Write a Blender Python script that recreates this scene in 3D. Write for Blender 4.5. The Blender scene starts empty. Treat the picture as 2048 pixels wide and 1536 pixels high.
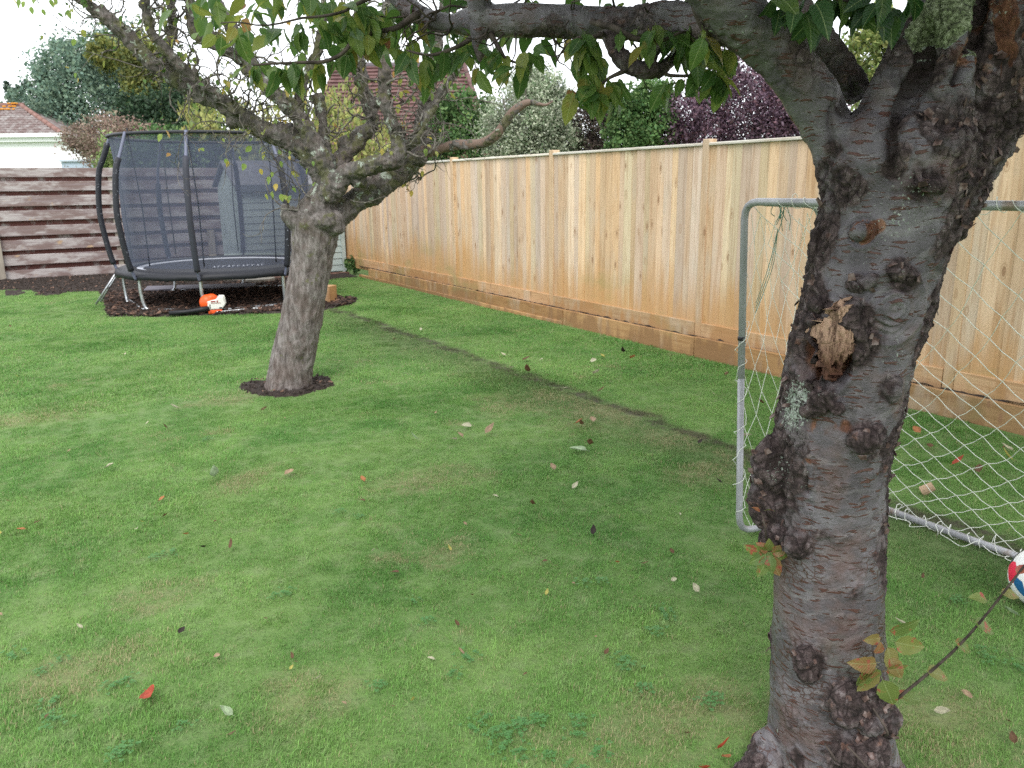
import bpy, math, random
import numpy as np
from mathutils import Vector, Matrix
S = bpy.context.scene
COL = S.collection
RNG = np.random.default_rng(7)
random.seed(7)

# ------------------------------------------------------------------ camera, sky, sun, exposure
HGT = 1.5
d_ = np.array([-8 - 1024., 380 - 768., 1600.]); d_ /= np.linalg.norm(d_)
e_ = np.array([1., -0.012, 0.])
n_ = np.cross(d_, e_); n_ /= np.linalg.norm(n_)
if n_[1] > 0: n_ = -n_
RW = np.array([np.cross(d_, n_), d_, n_])          # world axes in camera axes (x right, y down, z forward)
CAM = np.array([0., 0., HGT])
def pt(px, py, depth):                              # a point seen in the photo, at a real depth
    return CAM + RW @ np.array([(px - 1024.) / 1600., (py - 768.) / 1600., 1.]) * depth
def gp(px, py, z=0.):
    r = RW @ np.array([(px - 1024.) / 1600., (py - 768.) / 1600., 1.])
    return CAM + r * (z - HGT) / r[2]
cd = bpy.data.cameras.new('camera'); cam = bpy.data.objects.new('camera', cd); COL.objects.link(cam)
cd.lens = 1600. / 2048. * 36; cd.sensor_width = 36; cd.clip_start = 0.05; cd.clip_end = 600
R_, U_, F_ = RW[:, 0], -RW[:, 1], RW[:, 2]
m = Matrix(((R_[0], U_[0], -F_[0], CAM[0]), (R_[1], U_[1], -F_[1], CAM[1]), (R_[2], U_[2], -F_[2], CAM[2]), (0, 0, 0, 1)))
cam.matrix_world = m
cd.dof.use_dof = True; cd.dof.focus_distance = 2.2; cd.dof.aperture_fstop = 11.0
S.camera = cam
SUN_EL, SUN_AZ = math.radians(48), math.radians(215)
w = bpy.data.worlds.new('World'); S.world = w; w.use_nodes = True
nt = w.node_tree; nt.nodes.clear()
wo = nt.nodes.new('ShaderNodeOutputWorld'); bg = nt.nodes.new('ShaderNodeBackground')
sk = nt.nodes.new('ShaderNodeTexSky'); sk.sky_type = 'NISHITA'; sk.sun_disc = False
sk.sun_elevation = SUN_EL; sk.sun_rotation = SUN_AZ
tc = nt.nodes.new('ShaderNodeTexCoord'); nz = nt.nodes.new('ShaderNodeTexNoise')
nz.inputs['Scale'].default_value = 1.6; nz.inputs['Detail'].default_value = 5
rp = nt.nodes.new('ShaderNodeValToRGB'); rp.color_ramp.elements[0].position = .3; rp.color_ramp.elements[1].position = .62
rp.color_ramp.elements[0].color = (.8, .8, .8, 1); rp.color_ramp.elements[1].color = (1, 1, 1, 1)
mx = nt.nodes.new('ShaderNodeMix'); mx.data_type = 'RGBA'
mx.inputs['B'].default_value = (10.6, 10.9, 11.4, 1)     # unbroken bright cloud
nt.links.new(tc.outputs['Generated'], nz.inputs['Vector']); nt.links.new(nz.outputs['Fac'], rp.inputs[0])
nt.links.new(rp.outputs[0], mx.inputs['Factor']); nt.links.new(sk.outputs[0], mx.inputs['A'])
nt.links.new(mx.outputs['Result'], bg.inputs['Color']); bg.inputs['Strength'].default_value = 0.1
nt.links.new(bg.outputs[0], wo.inputs[0])
sl = bpy.data.lights.new('sun', 'SUN'); sl.energy = 1.1; sl.angle = math.radians(25); sl.color = (1, .96, .9)
so = bpy.data.objects.new('sun', sl); COL.objects.link(so)
sd = Vector((math.sin(SUN_AZ) * math.cos(SUN_EL), math.cos(SUN_AZ) * math.cos(SUN_EL), math.sin(SUN_EL)))
so.rotation_euler = (-sd).to_track_quat('-Z', 'Y').to_euler()
S.view_settings.view_transform = 'Standard'; S.view_settings.look = 'None'
S.view_settings.gamma = 1; S.view_settings.use_curve_mapping = False; S.view_settings.exposure = 1.05
S.cycles.use_denoising = False; S.cycles.transparent_max_bounces = 24; S.cycles.max_bounces = 8

# ------------------------------------------------------------------ numpy noise
_g = np.random.default_rng(3)
_P = np.concatenate([_g.permutation(256)] * 3).astype(np.int64)
_G = _g.normal(size=(256, 3)); _G /= np.linalg.norm(_G, axis=1)[:, None]
def pn(p, s=1.):
    p = np.asarray(p, float) * s
    i = np.floor(p).astype(np.int64); f = p - i; i &= 255
    u = f * f * f * (f * (f * 6 - 15) + 10); r = 0
    for a in (0, 1):
        for b in (0, 1):
            for c in (0, 1):
                h = _P[_P[_P[i[:, 0] + a] + i[:, 1] + b] + i[:, 2] + c] & 255
                g = _G[h]; dd = f - np.array([a, b, c])
                wt = (u[:, 0] if a else 1 - u[:, 0]) * (u[:, 1] if b else 1 - u[:, 1]) * (u[:, 2] if c else 1 - u[:, 2])
                r = r + wt * (g * dd).sum(1)
    return r * 1.6
def fbm(p, s, o=4):
    r = 0; a = 1.; t = 0
    for k in range(o):
        r = r + a * pn(p + k * 7.3, s); t += a; a *= .5; s *= 2.03
    return r / t
def cell(p, s):
    p = np.asarray(p, float) * s; i = np.floor(p).astype(np.int64)
    f1 = np.full(len(p), 9.); f2 = f1.copy()
    for a in (-1, 0, 1):
        for b in (-1, 0, 1):
            for c in (-1, 0, 1):
                j = i + np.array([a, b, c]); k = j & 255
                h = _P[_P[_P[k[:, 0]] + k[:, 1]] + k[:, 2]] & 255
                q = j + .5 + _G[h] * .45
                dd = np.linalg.norm(p - q, axis=1)
                f2 = np.minimum(f2, np.maximum(f1, dd)); f1 = np.minimum(f1, dd)
    return f1, f2
def sstep(a, b, x):
    t = np.clip((x - a) / (b - a), 0, 1); return t * t * (3 - 2 * t)

# ------------------------------------------------------------------ material helpers
class NT:
    def __init__(s, name, rough=.8, bump=None):
        s.m = bpy.data.materials.new(name); s.m.use_nodes = True
        s.t = s.m.node_tree; s.b = s.t.nodes['Principled BSDF']; s.b.inputs['Roughness'].default_value = rough
        s.out = s.t.nodes['Material Output']; s.spec(.3)
    def spec(s, v): s.b.inputs['Specular IOR Level'].default_value = v
    def n(s, ty, **k):
        x = s.t.nodes.new('ShaderNode' + ty)
        for a, b in k.items(): setattr(x, a, b)
        return x
    def put(s, sock, v):
        if isinstance(v, bpy.types.NodeSocket): s.t.links.new(v, sock)
        elif v is not None:
            if isinstance(v, (tuple, list)) and len(v) == 3 and sock.type == 'RGBA': v = (*v, 1)
            sock.default_value = v
    def pos(s): return s.n('NewGeometry').outputs['Position']
    def obj(s): return s.n('TexCoord').outputs['Object']
    def rnd(s): return s.n('ObjectInfo').outputs['Random']
    def att(s, name): return s.n('Attribute', attribute_name=name).outputs['Fac']
    def atc(s, name): return s.n('Attribute', attribute_name=name).outputs['Color']
    def scl(s, v, k, off=None):
        x = s.n('VectorMath', operation='MULTIPLY'); s.put(x.inputs[0], v); x.inputs[1].default_value = k
        o = x.outputs[0]
        if off is not None:
            y = s.n('VectorMath', operation='ADD'); s.put(y.inputs[0], o); s.put(y.inputs[1], off); o = y.outputs[0]
        return o
    def noise(s, v, sc, det=4, rough=.55, dist=0.):
        x = s.n('TexNoise'); s.put(x.inputs['Vector'], v); x.inputs['Scale'].default_value = sc
        x.inputs['Detail'].default_value = det; x.inputs['Roughness'].default_value = rough; x.inputs['Distortion'].default_value = dist
        return x.outputs['Fac']
    def vor(s, v, sc, feat='F1', out='Distance'):
        x = s.n('TexVoronoi', feature=feat); s.put(x.inputs['Vector'], v); x.inputs['Scale'].default_value = sc
        return x.outputs[out]
    def ramp(s, f, stops, interp='LINEAR'):
        x = s.n('ValToRGB'); s.put(x.inputs[0], f); cr = x.color_ramp; cr.interpolation = interp
        while len(cr.elements) < len(stops): cr.elements.new(.5)
        for e, (p, c) in zip(cr.elements, stops):
            e.position = p
            e.color = (c, c, c, 1) if isinstance(c, (int, float)) else (*c, 1)
        return x.outputs[0]
    def mix(s, f, a, b, mode='MIX'):
        x = s.n('Mix', data_type='RGBA', blend_type=mode); s.put(x.inputs['Factor'], f)
        s.put(x.inputs['A'], a); s.put(x.inputs['B'], b); return x.outputs['Result']
    def ma(s, op, a, b=None, c=None):
        x = s.n('Math', operation=op); s.put(x.inputs[0], a)
        if b is not None: s.put(x.inputs[1], b)
        if c is not None: s.put(x.inputs[2], c)
        return x.outputs[0]
    def mr(s, v, a, b, c=0., d=1.):
        x = s.n('MapRange', interpolation_type='SMOOTHSTEP'); s.put(x.inputs[0], v)
        x.inputs[1].default_value = a; x.inputs[2].default_value = b; x.inputs[3].default_value = c; x.inputs[4].default_value = d
        return x.outputs[0]
    def sep(s, v):
        x = s.n('SeparateXYZ'); s.put(x.inputs[0], v); return x.outputs
    def comb(s, a, b, c):
        x = s.n('CombineXYZ'); s.put(x.inputs[0], a); s.put(x.inputs[1], b); s.put(x.inputs[2], c); return x.outputs[0]
    def hsv(s, c, h=.5, sa=1., v=1.):
        x = s.n('HueSaturation'); s.put(x.inputs['Color'], c); s.put(x.inputs['Hue'], h); s.put(x.inputs['Saturation'], sa); s.put(x.inputs['Value'], v)
        return x.outputs[0]
    def col(s, c): s.put(s.b.inputs['Base Color'], c); return s
    def bump(s, h, st=.4, dist=.01):
        x = s.n('Bump'); s.put(x.inputs['Height'], h); x.inputs['Strength'].default_value = st; x.inputs['Distance'].default_value = dist
        s.put(s.b.inputs['Normal'], x.outputs[0]); return s
    def transl(s, c, f):                              # thin leaf: part of the light passes through
        t = s.n('BsdfTranslucent'); s.put(t.inputs[0], c); x = s.n('MixShader'); x.inputs[0].default_value = f
        s.t.links.new(s.b.outputs[0], x.inputs[1]); s.t.links.new(t.outputs[0], x.inputs[2]); s.t.links.new(x.outputs[0], s.out.inputs[0]); return s

# ------------------------------------------------------------------ mesh helpers
class MB:
    def __init__(s): s.v = []; s.f = []; s.n = 0; s.a = {}
    def add(s, v, f, **att):
        v = np.asarray(v, float).reshape(-1, 3); s.v.append(v)
        s.f += [tuple(int(i) + s.n for i in q) for q in f]
        for k, x in att.items(): s.a.setdefault(k, []).append(np.broadcast_to(x, (len(v),)))
        s.n += len(v); return s
    def box(s, lo, hi, M=None, **att):
        (a, b, c), (d, e, f) = lo, hi
        v = np.array([(a, b, c), (d, b, c), (d, e, c), (a, e, c), (a, b, f), (d, b, f), (d, e, f), (a, e, f)], float)
        if M is not None: v = v @ np.array(M)[:3, :3].T + np.array(M)[:3, 3]
        return s.add(v, [(0, 3, 2, 1), (4, 5, 6, 7), (0, 1, 5, 4), (1, 2, 6, 5), (2, 3, 7, 6), (3, 0, 4, 7)], **att)
    def tube(s, P, r, k=8, cap=True, **att):
        v, f = tube_vf(P, r, k, cap); return s.add(v, f, **att)
    def ell(s, c, r, M=None, nu=16, nv=10, **att):
        th = np.linspace(0, np.pi, nv + 1)[1:-1]; ph = np.linspace(0, 2 * np.pi, nu, endpoint=False)
        g = np.array([(math.sin(t) * math.cos(p), math.sin(t) * math.sin(p), math.cos(t)) for t in th for p in ph])
        g = np.vstack([g, [(0, 0, 1), (0, 0, -1)]]) * np.asarray(r)
        if M is not None: g = g @ np.array(M).T
        n = len(th); f = [(i * nu + j, (i + 1) * nu + j, (i + 1) * nu + (j + 1) % nu, i * nu + (j + 1) % nu) for i in range(n - 1) for j in range(nu)]
        f += [(n * nu, j, (j + 1) % nu) for j in range(nu)] + [(n * nu + 1, (n - 1) * nu + (j + 1) % nu, (n - 1) * nu + j) for j in range(nu)]
        return s.add(g + np.asarray(c), f, **att)
    def prism(s, poly, ext):
        poly = np.asarray(poly, float); n = len(poly); v = np.vstack([poly, poly + np.asarray(ext)])
        return s.add(v, [tuple(range(n))[::-1], tuple(range(n, 2 * n))] + [(i, (i + 1) % n, n + (i + 1) % n, n + i) for i in range(n)])
    def mesh(s, name, smooth=False):
        me = bpy.data.meshes.new(name); v = np.vstack(s.v); me.from_pydata(v.tolist(), [], s.f)
        for k, x in s.a.items():
            at = me.attributes.new(k, 'FLOAT', 'POINT'); at.data.foreach_set('value', np.concatenate(x).astype(np.float32))
        if smooth: me.polygons.foreach_set('use_smooth', [True] * len(me.polygons))
        me.update(); return me
def quads(name, V, sides=4, smooth=False, att=None):           # fast mesh of many separate quads: V (n,sides,3)
    n = len(V); me = bpy.data.meshes.new(name)
    me.vertices.add(n * sides); me.vertices.foreach_set('co', V.reshape(-1).astype(np.float32))
    me.loops.add(n * sides); me.loops.foreach_set('vertex_index', np.arange(n * sides, dtype=np.int32))
    me.polygons.add(n); me.polygons.foreach_set('loop_start', np.arange(0, n * sides, sides, dtype=np.int32))
    me.polygons.foreach_set('loop_total', np.full(n, sides, dtype=np.int32))
    if att is not None:
        a = me.attributes.new('rnd', 'FLOAT', 'POINT'); a.data.foreach_set('value', np.repeat(att, sides).astype(np.float32))
    me.update(calc_edges=True); return me
def tube_vf(P, r, k=8, cap=True):
    P = np.asarray(P, float); n = len(P); r = np.broadcast_to(np.asarray(r, float), (n,))
    T = np.gradient(P, axis=0); T /= np.linalg.norm(T, axis=1)[:, None] + 1e-12
    a = np.array([0, 0, 1.]) if abs(T[0][2]) < .9 else np.array([1., 0, 0])
    N = np.cross(T[0], a); N /= np.linalg.norm(N); out = []
    an = np.linspace(0, 2 * np.pi, k, endpoint=False)
    for i in range(n):
        N = N - T[i] * (N @ T[i]); N /= np.linalg.norm(N) + 1e-12; B = np.cross(T[i], N)
        out.append(P[i] + r[i] * (np.cos(an)[:, None] * N + np.sin(an)[:, None] * B))
    v = np.vstack(out)
    f = [(i * k + j, i * k + (j + 1) % k, (i + 1) * k + (j + 1) % k, (i + 1) * k + j) for i in range(n - 1) for j in range(k)]
    if cap: f += [tuple(range(k))[::-1], tuple((n - 1) * k + j for j in range(k))]
    return v, f
def spl(P, n=6):                                    # Catmull-Rom through rows (any width)
    P = np.asarray(P, float); Q = np.vstack([2 * P[0] - P[1], P, 2 * P[-1] - P[-2]]); o = []
    for i in range(1, len(Q) - 2):
        for t in np.linspace(0, 1, n, endpoint=False):
            a, b, c, d = Q[i - 1:i + 3]
            o.append(.5 * (2 * b + (c - a) * t + (2 * a - 5 * b + 4 * c - d) * t * t + (3 * b - a - 3 * c + d) * t ** 3))
    o.append(P[-1]); return np.array(o)
def obj(name, me, mat=None, parent=None, smooth=None, **props):
    if isinstance(me, MB): me = me.mesh(name, bool(smooth))
    elif smooth: me.polygons.foreach_set('use_smooth', [True] * len(me.polygons))
    if mat is not None and not me.materials: me.materials.append(mat.m if isinstance(mat, NT) else mat)
    o = bpy.data.objects.new(name, me); COL.objects.link(o)
    if parent is not None: o.parent = parent; o.location = -Vector(parent.location) if parent.type == 'EMPTY' else (0, 0, 0)
    for k, x in props.items(): o[k] = x
    return o
def inst(name, me, parent=None, M=None, **props):   # object sharing mesh data, world matrix M
    o = bpy.data.objects.new(name, me); COL.objects.link(o)
    if M is None: M = Matrix.Identity(4)
    if parent is not None:
        o.parent = parent; M = Matrix.Translation(-Vector(parent.location)) @ M
    o.matrix_basis = M
    for k, x in props.items(): o[k] = x
    return o
def thing(name, loc, label, cat, group=None):
    o = bpy.data.objects.new(name, None); COL.objects.link(o); o.location = [float(x) for x in loc]
    o.empty_display_size = .1; o['label'] = label; o['category'] = cat
    if group: o['group'] = group
    return o
def frame(y, z, loc, s=1.):                          # matrix: local Y along y, local Z near z
    y = Vector(y).normalized(); z = Vector(z); x = y.cross(z)
    if x.length < 1e-4: x = y.cross(Vector((1, .3, .2)))
    x.normalize(); z = x.cross(y)
    return Matrix(((x.x * s, y.x * s, z.x * s, loc[0]), (x.y * s, y.y * s, z.y * s, loc[1]), (x.z * s, y.z * s, z.z * s, loc[2]), (0, 0, 0, 1)))
def bevel(o, w=.004, seg=1):
    b = o.modifiers.new('bevel', 'BEVEL'); b.width = w; b.segments = seg; b.limit_method = 'ANGLE'; return o

# ------------------------------------------------------------------ lawn tone shared by turf and blades
DRY = [(870, 960, .35, .18), (1190, 830, .45, .16), (1340, 880, .3, .2), (1400, 950, .3, .25), (310, 1190, .22, .12), (640, 1390, .22, .14),
       (1450, 1410, .26, .22), (1900, 1475, .3, .25), (1330, 1450, .25, .15), (520, 960, .3, .15), (90, 830, .4, .14), (200, 1340, .28, .16), (890, 1105, .18, .1),
       (440, 800, .35, .14), (1050, 805, .5, .16), (1180, 1520, .25, .14)]
def lawn_masks(t, p):
    x, y, z = t.sep(p)
    flat = t.comb(x, y, 0.)
    wob = t.noise(flat, 3.2, 3)
    dry = t.mr(t.noise(flat, 1.1, 6, .72), .57, .74)
    for (px, py, rx, ry) in DRY:
        c = gp(px, py)
        vx = t.ma('DIVIDE', t.ma('SUBTRACT', x, float(c[0])), rx); vy = t.ma('DIVIDE', t.ma('SUBTRACT', y, float(c[1])), rx * .8)
        d2 = t.ma('ADD', t.ma('MULTIPLY', vx, vx), t.ma('MULTIPLY', vy, vy))
        dd = t.ma('ADD', d2, t.ma('MULTIPLY', t.ma('SUBTRACT', wob, .5), 3.4))
        dry = t.ma('MAXIMUM', dry, t.mr(dd, 1.1, -.6, 0., .7))
    dry = t.ma('MULTIPLY', dry, t.mr(t.noise(flat, 14., 4, .7), .32, .54))
    sx = t.ma('SUBTRACT', t.ma('ADD', x, t.ma('MULTIPLY', t.ma('SUBTRACT', wob, .5), .3)), 3.42)
    seam = t.mr(t.ma('ABSOLUTE', t.ma('SUBTRACT', sx, -.02)), .10, .02)
    seam = t.ma('MULTIPLY', seam, t.mr(y, 10.6, 9.6))
    seam = t.ma('MULTIPLY', seam, t.mr(t.noise(flat, 7., 4, .7), .40, .54))
    band = t.ma('MULTIPLY', t.mr(sx, -.75, -.1), t.mr(sx, .12, -.02))
    band = t.ma('MULTIPLY', band, t.mr(y, 10.5, 8.5))
    lush = t.ma('ADD', t.ma('MULTIPLY', t.mr(t.noise(t.comb(x, t.ma('MULTIPLY', y, 1.2), 4.), .75, 3), .35, .7), .6), t.ma('MULTIPLY', t.mr(t.noise(flat, 2.7, 4, .65), .35, .65), .5))
    fine = t.noise(flat, 9., 5, .7)
    return dry, seam, band, lush, fine
def lawn_colour(t, p):
    dry, seam, band, lush, fine = lawn_masks(t, p)
    c = t.mix(lush, (.205, .355, .095), (.095, .235, .048))
    c = t.mix(t.ma('MULTIPLY', t.mr(fine, .48, .72), .7), c, (.25, .34, .15))
    c = t.mix(t.ma('MULTIPLY', band, .6), c, (.085, .13, .05))
    return c, dry, seam, fine
turf = NT('turf_soil', .95)
c_, dry_, seam_, fine_ = lawn_colour(turf, turf.pos())
c_ = turf.mix(.5, c_, (.075, .085, .035))
c_ = turf.mix(turf.ma('MULTIPLY', dry_, .7), c_, (.20, .17, .095))
c_ = turf.mix(turf.ma('MULTIPLY', seam_, .85), c_, (.055, .043, .033))
turf.col(c_).bump(turf.noise(turf.pos(), 60, 4), .8, .02)
blade = NT('grass_blade', .55); blade.spec(.25)
c_, dry_, seam_, fine_ = lawn_colour(blade, blade.pos())
r_ = blade.att('rnd')
c_ = blade.hsv(c_, .5, 1., blade.ma('MULTIPLY_ADD', r_, .75, .72))
thr = blade.ma('GREATER_THAN', r_, blade.ma('MULTIPLY_ADD', dry_, -.62, .93))
c_ = blade.mix(thr, c_, (.40, .36, .20))
c_ = blade.mix(blade.ma('MULTIPLY', dry_, .28), c_, (.36, .32, .17))
c_ = blade.mix(blade.ma('MULTIPLY', seam_, .6), c_, (.09, .08, .05))
blade.col(c_).transl(c_, .3)

# ------------------------------------------------------------------ ground
def grid(x0, x1, y0, y1, nx, ny, zf=None):
    X, Y = np.meshgrid(np.linspace(x0, x1, nx), np.linspace(y0, y1, ny)); P = np.stack([X.ravel(), Y.ravel(), np.zeros(X.size)], 1)
    if zf is not None: P[:, 2] = zf(P)
    f = [(j * nx + i, j * nx + i + 1, (j + 1) * nx + i + 1, (j + 1) * nx + i) for j in range(ny - 1) for i in range(nx - 1)]
    return P, f
def in_poly(P, poly):
    x, y = P[:, 0], P[:, 1]; r = np.zeros(len(P), bool); n = len(poly)
    for i in range(n):
        (x0, y0), (x1, y1) = poly[i][:2], poly[(i + 1) % n][:2]
        if y0 == y1: continue
        c = ((y0 > y) != (y1 > y)) & (x < (x1 - x0) * (y - y0) / (y1 - y0) + x0); r ^= c
    return r
obj('ground', MB().add([(-150, -60, -.012), (160, -60, -.012), (160, 260, -.012), (-150, 260, -.012)], [(0, 1, 2, 3)]), turf, kind='structure')
P, f = grid(-9, 5.03, -3, 16.3, 90, 120, lambda p: .012 * fbm(p, .5, 2))
obj('lawn', MB().add(P, f), turf, smooth=True, kind='structure')
def lz(p): return .012 * fbm(np.asarray(p, float) * [1, 1, 0], .5, 2)
BED = [(gp(214, 634)), (gp(300, 635)), (gp(420, 631)), gp(560, 627), gp(640, 621), gp(700, 610), (3.95, 10.25), (3.72, 10.7), (3.72, 12.75), (5.0, 12.9), (5.03, 16.3), (-9, 16.3),
       (-9, 15.1), gp(0, 580), gp(68, 581), gp(74, 592), gp(118, 590), gp(130, 585), gp(200, 582), gp(210, 605)]
BED = [tuple(b[:2]) for b in BED]
TREE = gp(575, 776)
RING = [tuple(gp(x, y)[:2]) for x, y in [(476, 775), (492, 768), (530, 762), (590, 757), (640, 757), (666, 762), (670, 771), (645, 779), (600, 793), (550, 795), (500, 788)]]
HOLE = [tuple(gp(x, y)[:2]) for x, y in [(8, 583), (40, 580), (56, 585), (30, 592), (5, 591)]]
def wob(poly, k=10, a=.03):
    o = []
    for i in range(len(poly)):
        p, q = np.array(poly[i]), np.array(poly[(i + 1) % len(poly)])
        m_ = max(2, int(np.linalg.norm(q - p) / .06)); m_ = min(m_, 60)
        for t in np.linspace(0, 1, m_, endpoint=False): o.append(p + (q - p) * t)
    o = np.array(o); z = np.c_[o, np.zeros(len(o))]
    return o + np.c_[pn(z, 6.), pn(z + 9, 6.)] * a
def soil_sheet(name, poly, mat, hump=.02, step=.05, y1=99):
    poly = wob(poly); x0, y0 = poly.min(0); x1, yy = poly.max(0)
    nx, ny = int((x1 - x0) / step) + 2, int((yy - y0) / step) + 2
    P, f = grid(x0, x1, y0, yy, nx, ny)
    ok = in_poly(P, poly); P[:, 2] = lz(P) + .006 + hump * (.5 + fbm(P, 7, 3)) * ok - .03 * (~ok)
    f = [q for q in f if ok[list(q)].any()]
    used = np.unique(np.array(f)); mp = -np.ones(len(P), int); mp[used] = np.arange(len(used))
    return obj(name, MB().add(P[used], [tuple(mp[list(q)]) for q in f]), mat, smooth=True, kind='structure'), poly
soil = NT('soil', .95)
c_ = soil.ramp(soil.noise(soil.pos(), 14, 6, .7), [(.3, (.022, .016, .013)), (.55, (.05, .037, .031)), (.8, (.105, .082, .068))])
soil.col(c_).bump(soil.noise(soil.pos(), 45, 5, .7), 1., .03)
mulchm = NT('bark_mulch', .9)
v_ = mulchm.vor(mulchm.scl(mulchm.pos(), (22, 40, 30)), 1.)
c_ = mulchm.ramp(mulchm.noise(mulchm.pos(), 26, 5, .75), [(.3, (.012, .009, .008)), (.5, (.035, .022, .017)), (.72, (.11, .068, .048))])
mulchm.col(c_).bump(v_, 1., .03)
_, BEDW = soil_sheet('soil_bed', BED, soil, .03, .07)
_, RINGW = soil_sheet('soil_ring', RING, soil, .03, .03)
_, HOLEW = soil_sheet('bare_soil', HOLE, soil, .01, .05)

# chips and blades: point clouds instanced by geometry nodes (stuff nobody could count)
def scatter(name, P, rot, sc, pool, idx, **props):
    me = bpy.data.meshes.new(name); n = len(P)
    me.vertices.add(n); me.vertices.foreach_set('co', np.asarray(P, np.float32).ravel())
    a = me.attributes.new('rot', 'FLOAT_VECTOR', 'POINT'); a.data.foreach_set('vector', np.asarray(rot, np.float32).ravel())
    a = me.attributes.new('sc', 'FLOAT', 'POINT'); a.data.foreach_set('value', np.asarray(sc, np.float32))
    a = me.attributes.new('idx', 'INT', 'POINT'); a.data.foreach_set('value', np.asarray(idx, np.int32))
    me.update()
    col = bpy.data.collections.new(name + '_pool')
    for i, (pm, mt) in enumerate(pool):
        pm.materials.append(mt.m); col.objects.link(bpy.data.objects.new('%s_piece' % name, pm))
    o = bpy.data.objects.new(name, me); COL.objects.link(o)
    g = bpy.data.node_groups.new(name, 'GeometryNodeTree')
    g.interface.new_socket('Geometry', in_out='INPUT', socket_type='NodeSocketGeometry')
    g.interface.new_socket('Geometry', in_out='OUTPUT', socket_type='NodeSocketGeometry')
    N = g.nodes.new; gi, go = N('NodeGroupInput'), N('NodeGroupOutput')
    ip = N('GeometryNodeInstanceOnPoints'); ci = N('GeometryNodeCollectionInfo')
    ci.inputs['Collection'].default_value = col; ci.inputs['Separate Children'].default_value = True; ci.inputs['Reset Children'].default_value = True
    def at(nm, ty):
        x = N('GeometryNodeInputNamedAttribute'); x.data_type = ty; x.inputs['Name'].default_value = nm
        return x.outputs['Attribute']
    L = g.links.new
    L(gi.outputs[0], ip.inputs['Points']); L(ci.outputs[0], ip.inputs['Instance']); ip.inputs['Pick Instance'].default_value = True
    L(at('idx', 'INT'), ip.inputs['Instance Index']); L(at('rot', 'FLOAT_VECTOR'), ip.inputs['Rotation']); L(at('sc', 'FLOAT'), ip.inputs['Scale'])
    L(ip.outputs[0], go.inputs[0])
    md = o.modifiers.new('scatter', 'NODES'); md.node_group = g
    o['kind'] = 'stuff'
    for k, x in props.items(): o[k] = x
    return o
def tuft(seed, n, rad, h0, h1, wd):
    g = np.random.default_rng(seed); V = []; F = []; A = []
    for i in range(n):
        p = np.array([*(g.uniform(-rad, rad, 2)), -.004]); h = g.uniform(h0, h1) * (1.5 if g.random() < .06 else 1); a = g.normal(0, 1.25); l = abs(g.normal(.25, .5)) + .12
        dr = np.array([math.cos(a), math.sin(a), 0]); sd_ = np.array([-dr[1], dr[0], 0]) * wd * g.uniform(.6, 1.2)
        tip = p + dr * h * math.sin(min(l, 1.35)) + [0, 0, h * math.cos(min(l, 1.35))]
        mid = p + dr * h * .5 * math.sin(l * .5) + [0, 0, h * .55 * math.cos(l * .5)]
        b = len(V); V += [p - sd_, p + sd_, mid + sd_ * .9, mid - sd_ * .9, tip]; F += [(b, b + 1, b + 2, b + 3), (b + 3, b + 2, b + 4)]
        A += [g.random()] * 5
    return MB().add(V, F, rnd=np.array(A)).mesh('tuft')
P = []
for (x0, x1, y0, y1, st) in [(-2.4, 4.98, .0, 5.5, .062), (-3.8, 4.98, 5.5, 10., .085), (-5., 4.98, 10., 15.6, .11)]:
    X, Y = np.meshgrid(np.arange(x0, x1, st), np.arange(y0, y1, st)); q = np.stack([X.ravel(), Y.ravel(), 0 * X.ravel()], 1)
    q[:, :2] += RNG.uniform(-st * .5, st * .5, (len(q), 2)); P.append(q)
P = np.vstack(P)
cc = (P - CAM) @ RW; ok = (cc[:, 2] > .4) & (np.abs(cc[:, 0] / cc[:, 2]) < 1.25) & (cc[:, 1] / cc[:, 2] < .95)
for poly in (BEDW, RINGW, HOLEW): ok &= ~in_poly(P, poly)
ok &= (P[:, 0] < 4.985)
cherry_base = gp(1655, 1535)
ok &= ~(np.linalg.norm(P[:, :2] - cherry_base[:2], axis=1) < .15)
sx_ = P[:, 0] - 3.40 + .14 * pn(P, 1.6)
thin = (np.abs(sx_) < .05) & (P[:, 1] < 10.3) & (RNG.random(len(P)) < .62) & (pn(P, 2.5) > -.25)
ok &= ~thin
P = P[ok]; P[:, 2] = lz(P)
n = len(P); dist = np.linalg.norm(P - CAM, axis=1)
near = dist < 6.2
idx = np.where(near, RNG.integers(0, 4, n), RNG.integers(4, 6, n))
pool = [(tuft(10 + i, 170, .05, .008, .022, .0009), blade) for i in range(4)] + [(tuft(20 + i, 110, .075, .010, .024, .0019), blade) for i in range(2)]
scatter('grass', P, np.c_[np.zeros(n), np.zeros(n), 5.5 * fbm(P, .9, 3) + RNG.normal(0, .7, n)], RNG.uniform(.8, 1.2, n) * (1 + .35 * pn(P, 1.1) + .45 * pn(P, 5.)) * np.where(pn(P + 4, 7.) > .62, .35, 1.), pool, idx,
        label='short mown green lawn grass with dry patches', category='grass')
print('tufts', n)
clm = NT('clover', .5); clm.col(clm.mix(clm.att('rnd'), (.06, .18, .045), (.10, .24, .07))).transl((.10, .24, .06), .25)
def clover(seed):
    g = np.random.default_rng(seed); V = []
    for i in range(16):
        c = np.array([*g.normal(0, .022, 2), g.uniform(.014, .024)])
        for k in range(3):
            a = 2.09 * k + g.uniform(-.3, .3); d = np.array([math.cos(a), math.sin(a), g.uniform(-.2, .3)]) * .008; s_ = np.array([-d[1], d[0], 0]) * .55
            V.append([c, c + d * .6 + s_, c + d, c + d * .6 - s_])
    return quads('clover', np.array(V), 4, att=g.random(len(V)))
CP = []; g = np.random.default_rng(88)
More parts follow.
